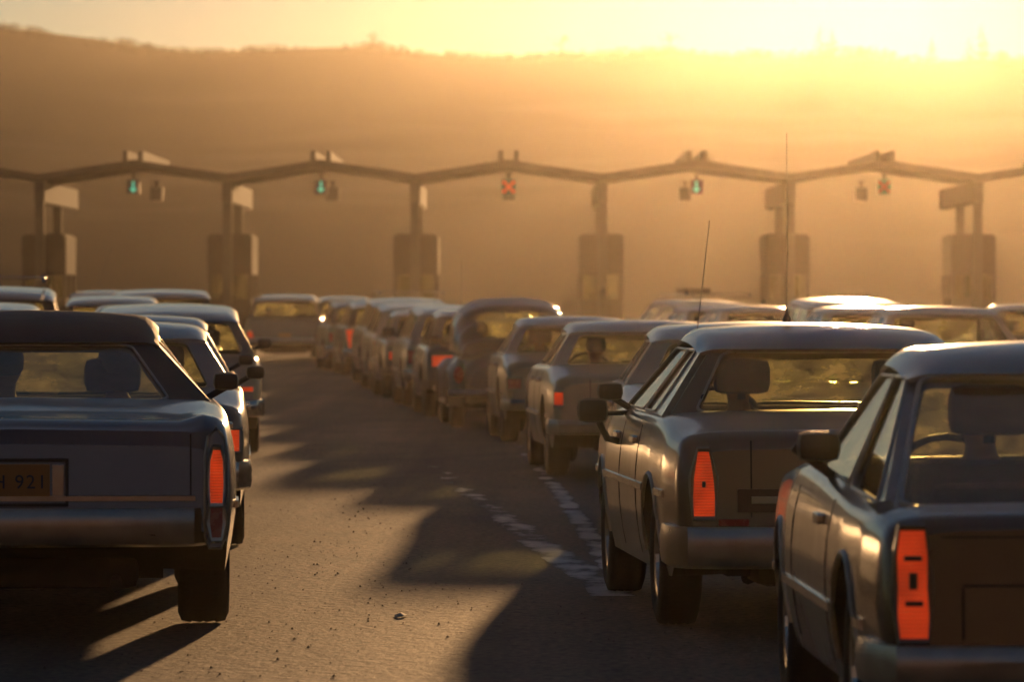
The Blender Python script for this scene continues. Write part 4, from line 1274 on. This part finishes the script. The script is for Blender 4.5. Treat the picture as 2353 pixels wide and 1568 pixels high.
# --- people ---------------------------------------------------------------------
seat_person(R0, -.36, 1.72, .36, 'driver in dark coat inside the nearest brown hatchback', True, .95)
seat_person(R1, -.37, 1.98, .36, 'driver in dark coat inside the grey sedan with roof aerial', True, .95)
seat_person(R3, -.36, 1.9, .34, 'driver in dark coat inside the boxy silver sedan', True, .95)
seat_person(R4, -.34, 1.8, .34, 'driver in dark coat inside the small sandy sedan', True, .95)
seat_person(R6, -.33, 1.5, .36, 'driver in dark coat inside the boxy hatchback with wide red taillight', True, .95)
seat_person(R8, -.33, 1.5, .34, 'driver in dark coat inside the low dark hatchback with pale roof rim', True, .95)
seat_person(L1, .42, 2.45, .40, 'front passenger in dark coat inside the blue-grey coupe', False, .98)
seat_person(L1, -.10, 2.50, .40, 'person in dark coat leaning to the middle of the blue-grey coupe', False, .97)
seat_person(L2, .40, 2.15, .36, 'front passenger in dark coat inside the silver sedan ahead of the coupe', False, .95)
seat_person(L4, .38, 2.1, .40, 'front passenger in dark coat inside the pale wagon with glaring flank', False, 1.0)
seat_person(G1, -.36, 2.05, .40, 'driver in dark coat inside the see-through sedan at far right', True, 1.0)
for c, x, y, z, lab in ((R2, -.37, 2.1, .36, 'driver in dark coat inside the pale sedan with leaning boot aerial'), (R7, -.35, 1.9, .38, 'driver in dark coat inside the silver wagon with upright aerial'),
                        (L3, -.37, 2.0, .36, 'driver in dark coat inside the pale-roofed sedan in the left queue'), (L2, -.40, 2.15, .36, 'driver in dark coat inside the silver sedan ahead of the coupe'),
                        (L4, -.38, 2.1, .40, 'driver in dark coat inside the pale wagon with glaring flank'), (R9, -.36, 1.9, .40, 'driver in dark coat inside the pale compact van'),
                        (R5, -.33, 2.0, .38, 'driver in dark coat inside the beetle-shaped car'), (LP, -.42, 2.2, .52, 'driver in dark coat inside the square-backed truck wagon')):
    seat_person(c, x, y, z, lab, True, .95)
# ------------------------------------------------------------------ toll plaza
PLAZA_Y = 138.0
def build_plaza():
    conc = mat('painted_canopy_steel', (0.058, 0.049, 0.042), rough=0.85, spec=0.15, vary=0.12, scale=2.5)
    post = mat('grey_post_paint', (0.042, 0.035, 0.030), rough=0.8, spec=.2)
    dark = mat('dark_booth_panel', (0.035, 0.027, 0.022), rough=0.9, spec=.1)
    kerbm = mat('kerb_concrete', (0.28, 0.27, 0.25), rough=0.85)
    green = mat('green_signal_lamps', (0.02, 0.12, 0.09), rough=0.3, emit=(0.12, 1.0, 0.66), estr=SIGNAL)
    red = mat('red_signal_lamps', (0.15, 0.02, 0.01), rough=0.3, emit=(1.0, 0.10, 0.03), estr=SIGNAL)
    sp, x0, n = 4.965, -12.5 - 4.965 * 2, 10
    cols = [x0 + sp * i for i in range(n)]
    D = 11.0
    root = empty('toll_canopy', (0, PLAZA_Y, 0))
    tag(root, 'long zigzag folded-plate canopy carried on paired posts over the toll lanes', 'canopy')
    # folded roof plate
    b = bmesh.new(); prof = []
    for i, x in enumerate(cols):
        prof.append((x, 4.66))
        if i < n - 1: prof.append((x + sp / 2, 5.03))
    prof = [(cols[0] - sp / 2, 5.03)] + prof + [(cols[-1] + sp / 2, 5.03)]
    th = .19; PD = 5.2
    A = [[b.verts.new((x, y, z + dz)) for (x, z) in prof] for y, dz in ((0, 0), (0, th), (PD, th), (PD, 0))]
    for k in range(4):
        r, q = A[k], A[(k + 1) % 4]
        for i in range(len(prof) - 1): b.faces.new((r[i], r[i + 1], q[i + 1], q[i]))
    b.faces.new([A[k][0] for k in range(4)]); b.faces.new([A[k][-1] for k in range(4)])
    obj('roof_plate', b, conc, root)
    for i, x in enumerate(cols):
        b = bmesh.new(); box(b, x, D / 2 + .02, 4.37, .27, D - .1, .56, .012); obj('valley_beam', b, conc, root)
        for y in (.30, 5.7):
            b = bmesh.new(); box(b, x, y, 2.12, .24, .26, 3.94, .015); box(b, x, y, .20, .42, .44, .12, .01); obj('post', b, post, root)
        if i < n - 1:
            b = bmesh.new(); xr = x + sp / 2
            for s in (-1, 1): box(b, xr + s * .20, D / 2 - .06, 5.31, .13, D + .1, .30, .01)
            box(b, xr, D / 2 - .03, 5.19, .26, D, .05)
            obj('ridge_channel', b, conc, root)
    seen = {2: 'leftmost booth, its right side sunlit', 3: 'second booth from the left', 4: 'third booth from the left under the middle post',
            5: 'fourth booth from the left with two bright panes', 6: 'fifth booth, behind the tall roof aerial', 7: 'sixth booth, rightmost and faint in glare'}
    for i, x in enumerate(cols):
        if i in (0, 9): continue
        isl = bmesh.new()
        box(isl, x, PLAZA_Y + 4, .075, 1.7, 19, .15, .04)
        o = obj('traffic_island', isl, kerbm); tag(o, kind='structure')
        t = empty('toll_booth', (x, PLAZA_Y + 1.45, .15))
        lab = seen.get(i, 'booth outside the frame at the far %s' % ('left' if i < 4 else 'right'))
        tag(t, 'narrow dark toll booth with low windows: ' + lab, 'toll booth', 'toll booths under the canopy')
        W, DP = 1.16, 3.2
        b = bmesh.new(); box(b, 0, DP / 2, .70, W, DP, 1.40, .015); obj('lower_wall', b, dark, t)
        b = bmesh.new(); box(b, 0, DP / 2, 2.55, W + .03, DP + .03, 1.04, .02); obj('upper_panel', b, dark, t)
        for sx in (-1, 1):
            for yy in (.05, DP * .5, DP - .05):
                b = bmesh.new(); box(b, sx * (W / 2 - .04), yy, 1.715, .11, .12, .63); obj('window_post', b, dark, t)
        for yy in (.05, DP - .05):
            b = bmesh.new(); box(b, 0, yy, 1.715, .14, .10, .63); obj('window_post', b, dark, t)
            for sx in (-1, 1):
                b = bmesh.new(); box(b, sx * .285, yy, 1.715, .40, .012, .63); obj('window_pane', b, M_GLASS, t)
        for sx in (-1, 1):
            for yy in (DP * .265, DP * .735):
                b = bmesh.new(); box(b, sx * (W / 2 - .04), yy, 1.715, .012, DP * .44, .63); obj('window_pane', b, M_GLASS, t)
        b = bmesh.new(); box(b, -.1, DP * .4, 1.48, .5, .5, .16, .03); box(b, -.1, DP * .62, 1.6, .06, .3, .3, .02); obj('till_counter', b, dark, t)
        b = bmesh.new(); box(b, 0, DP / 2, 3.09, W - .1, DP - .1, .06); obj('roof', b, dark, t)
    # lane signals hung under the ridges, one facing each way
    kinds = {1: 'g', 2: 'g', 3: 'g', 4: 'r', 5: 'g', 6: 'o', 7: 'g'}
    nm = {2: 'first peak from the left', 3: 'second peak', 4: 'middle peak', 5: 'peak above the boot aerial', 6: 'peak in the glare at right'}
    for i in (2, 3, 4, 5, 6):
        xr = cols[i] + sp / 2
        for yy, face in ((.25, -1), (9.2, 1)):
            t = empty('lane_signal', (xr, PLAZA_Y + yy, 4.5))
            kd = kinds[i]
            what = {'g': 'green arrow', 'r': 'red cross', 'o': 'faint unlit red cross'}[kd]
            tag(t, ('lane signal showing a %s under the %s' % (what, nm[i])) if face < 0 else 'dark back of the far-side lane signal under the ' + nm[i], 'lane signal',
                'lane signals under the canopy')
            b = bmesh.new(); box(b, 0, 0, 0, .34, .26, .38, .02); obj('housing', b, M_BLACK, t)
            b = bmesh.new(); box(b, 0, 0, .27, .09, .09, .19); box(b, 0, 0, .36, .22, .16, .03); obj('hanger', b, post, t)
            b = bmesh.new(); box(b, 0, face * .19, .20, .36, .16, .02); box(b, -.175, face * .19, .10, .015, .16, .2); box(b, .175, face * .19, .10, .015, .16, .2); obj('visor', b, M_BLACK, t)
            b = bmesh.new(); y = face * .137
            if kd == 'g':
                box(b, 0, y, .055, .05, .012, .19, .004)
                vs_ = [b.verts.new(p) for p in ((-.10, y - .008 * -face, -.04), (.10, y - .008 * -face, -.04), (0, y - .008 * -face, -.15))]
                w2 = [b.verts.new((v.co.x, y + .006, v.co.z)) for v in vs_]
                b.faces.new(vs_); b.faces.new(w2)
                for k in range(3): b.faces.new((vs_[k], vs_[(k + 1) % 3], w2[(k + 1) % 3], w2[k]))
            else:
                for s in (-1, 1): box(b, 0, y + s * .0015, 0, .40, .012, .07, .004, rot=Matrix.Rotation(s * pi / 4, 3, 'Y'))
            obj('signal_symbol', b, {'g': green, 'r': red, 'o': M_LAMP_DIM}[kd], t)
build_plaza()

# ------------------------------------------------------------------ worn white lane lines
def build_markings():
    m, nt, b = node_mat('worn_white_road_paint'); N, L = nt.nodes, nt.links
    b.inputs['Base Color'].default_value = (0.66, 0.63, 0.58, 1); b.inputs['Roughness'].default_value = 0.7
    tc = N.new('ShaderNodeTexCoord')
    def nz(scale, sx, sy, det=6):
        mp = N.new('ShaderNodeMapping'); mp.inputs['Scale'].default_value = (sx, sy, 1); L.new(tc.outputs['Object'], mp.inputs['Vector'])
        n = N.new('ShaderNodeTexNoise'); n.inputs['Scale'].default_value = scale; n.inputs['Detail'].default_value = det; L.new(mp.outputs[0], n.inputs['Vector'])
        return n
    n1 = nz(2.0, 1.8, .8, 9); n2 = nz(22, 1, .8, 8)
    at_ = N.new('ShaderNodeAttribute'); at_.attribute_name = 'wear'
    ad = N.new('ShaderNodeMath'); ad.operation = 'MULTIPLY_ADD'; ad.inputs[1].default_value = .35
    L.new(n2.outputs['Fac'], ad.inputs[0]); L.new(n1.outputs['Fac'], ad.inputs[2])
    sb = N.new('ShaderNodeMath'); sb.operation = 'SUBTRACT'; L.new(ad.outputs[0], sb.inputs[0]); L.new(at_.outputs['Fac'], sb.inputs[1])
    rp = N.new('ShaderNodeMapRange'); rp.inputs['From Min'].default_value = -.10; rp.inputs['From Max'].default_value = .14
    L.new(sb.outputs[0], rp.inputs['Value'])
    tr = N.new('ShaderNodeBsdfTransparent'); mx = N.new('ShaderNodeMixShader')
    L.new(rp.outputs[0], mx.inputs['Fac']); L.new(tr.outputs[0], mx.inputs[1]); L.new(b.outputs[0], mx.inputs[2])
    L.new(mx.outputs[0], N['Material Output'].inputs['Surface'])
    def line(pts, width, name):
        bm = bmesh.new(); lay = bm.verts.layers.float.new('wear'); prev = None
        n = 160
        y0, y1 = pts[0][1], pts[-1][1]
        for i in range(n + 1):
            y = lerp(y0, y1, i / n)
            x = curve([(q[1], q[0]) for q in pts], y, False)
            wr_ = curve([(q[1], q[2]) for q in pts], y, False)
            row = []
            for k in range(9):
                u = (k - 4) / 4
                v = bm.verts.new((x + u * width, y, .005)); v[lay] = wr_ + .22 * abs(u) ** 2.5; row.append(v)
            if prev:
                for k in range(8): bm.faces.new((prev[k], prev[k + 1], row[k + 1], row[k]))
            prev = row
        tag(obj(name, bm, m), kind='structure')
    line([(at(1410, 25.2), 25.2, .55), (at(1395, 26.1), 26.1, .50), (at(1250, 30.3), 30.3, .56), (at(1160, 34.6), 34.6, .66), (at(1040, 41.3), 41.3, .72), (at(960, 50), 50, .86)], .115, 'lane_line')
    line([(at(1440, 26.0), 26.0, .6), (at(1395, 28.7), 28.7, .52), (at(1290, 38.5), 38.5, .60), (at(1150, 60), 60, .84)], .075, 'lane_line')
build_markings()

def build_grit():
    """Grit and frozen lumps lying on the lane; their long shadows streak the sunlit road."""
    rnd = random.Random(3); bm = bmesh.new()
    for k in range(4200):
        y = 15 + 50 * rnd.random() ** 1.7
        x = rnd.uniform(-2.6, 1.2) if k % 3 else rnd.gauss(-1.0, .35)
        r = .0025 + .0065 * rnd.random() ** 3
        if mnoise.noise(Vector((x * .9, y * .22, 0))) < rnd.uniform(-.5, .35): continue
        vs_ = [bm.verts.new((x + cos(a) * r * rnd.uniform(.7, 1.2), y + sin(a) * r * rnd.uniform(.7, 1.2), .001)) for a in (0, 1.26, 2.51, 3.77, 5.03)]
        t = bm.verts.new((x + rnd.gauss(0, r * .2), y + rnd.gauss(0, r * .2), r * rnd.uniform(.8, 1.7)))
        for i in range(5): bm.faces.new((vs_[i], vs_[(i + 1) % 5], t))
    o = obj('road_grit', bm, mat('dark_grit', (0.11, 0.09, 0.07), rough=0.95, spec=0.1))
    tag(o, 'dark grit and frozen lumps strewn over the sunlit lane', 'grit', kind='stuff')
build_grit()
bm = bmesh.new()
px_ = [(at(920, 23.6) + dx, 23.6 + dy, dz) for dx, dy, dz in ((-.022, -.06, .004), (.018, -.08, .010), (.034, .02, .006), (.006, .09, .014), (-.03, .05, .005))]
vv = [bm.verts.new(p) for p in px_]; cc = bm.verts.new((at(920, 23.6), 23.6, .018))
for i in range(5): bm.faces.new((vv[i], vv[(i + 1) % 5], cc))
shell(bm, .003)
tag(obj('paper_scrap', bm, mat('pale_paper', (0.6, 0.56, 0.5), rough=0.8)), 'crumpled pale paper scrap lying alone on the sunlit lane', 'litter')
build_haze()
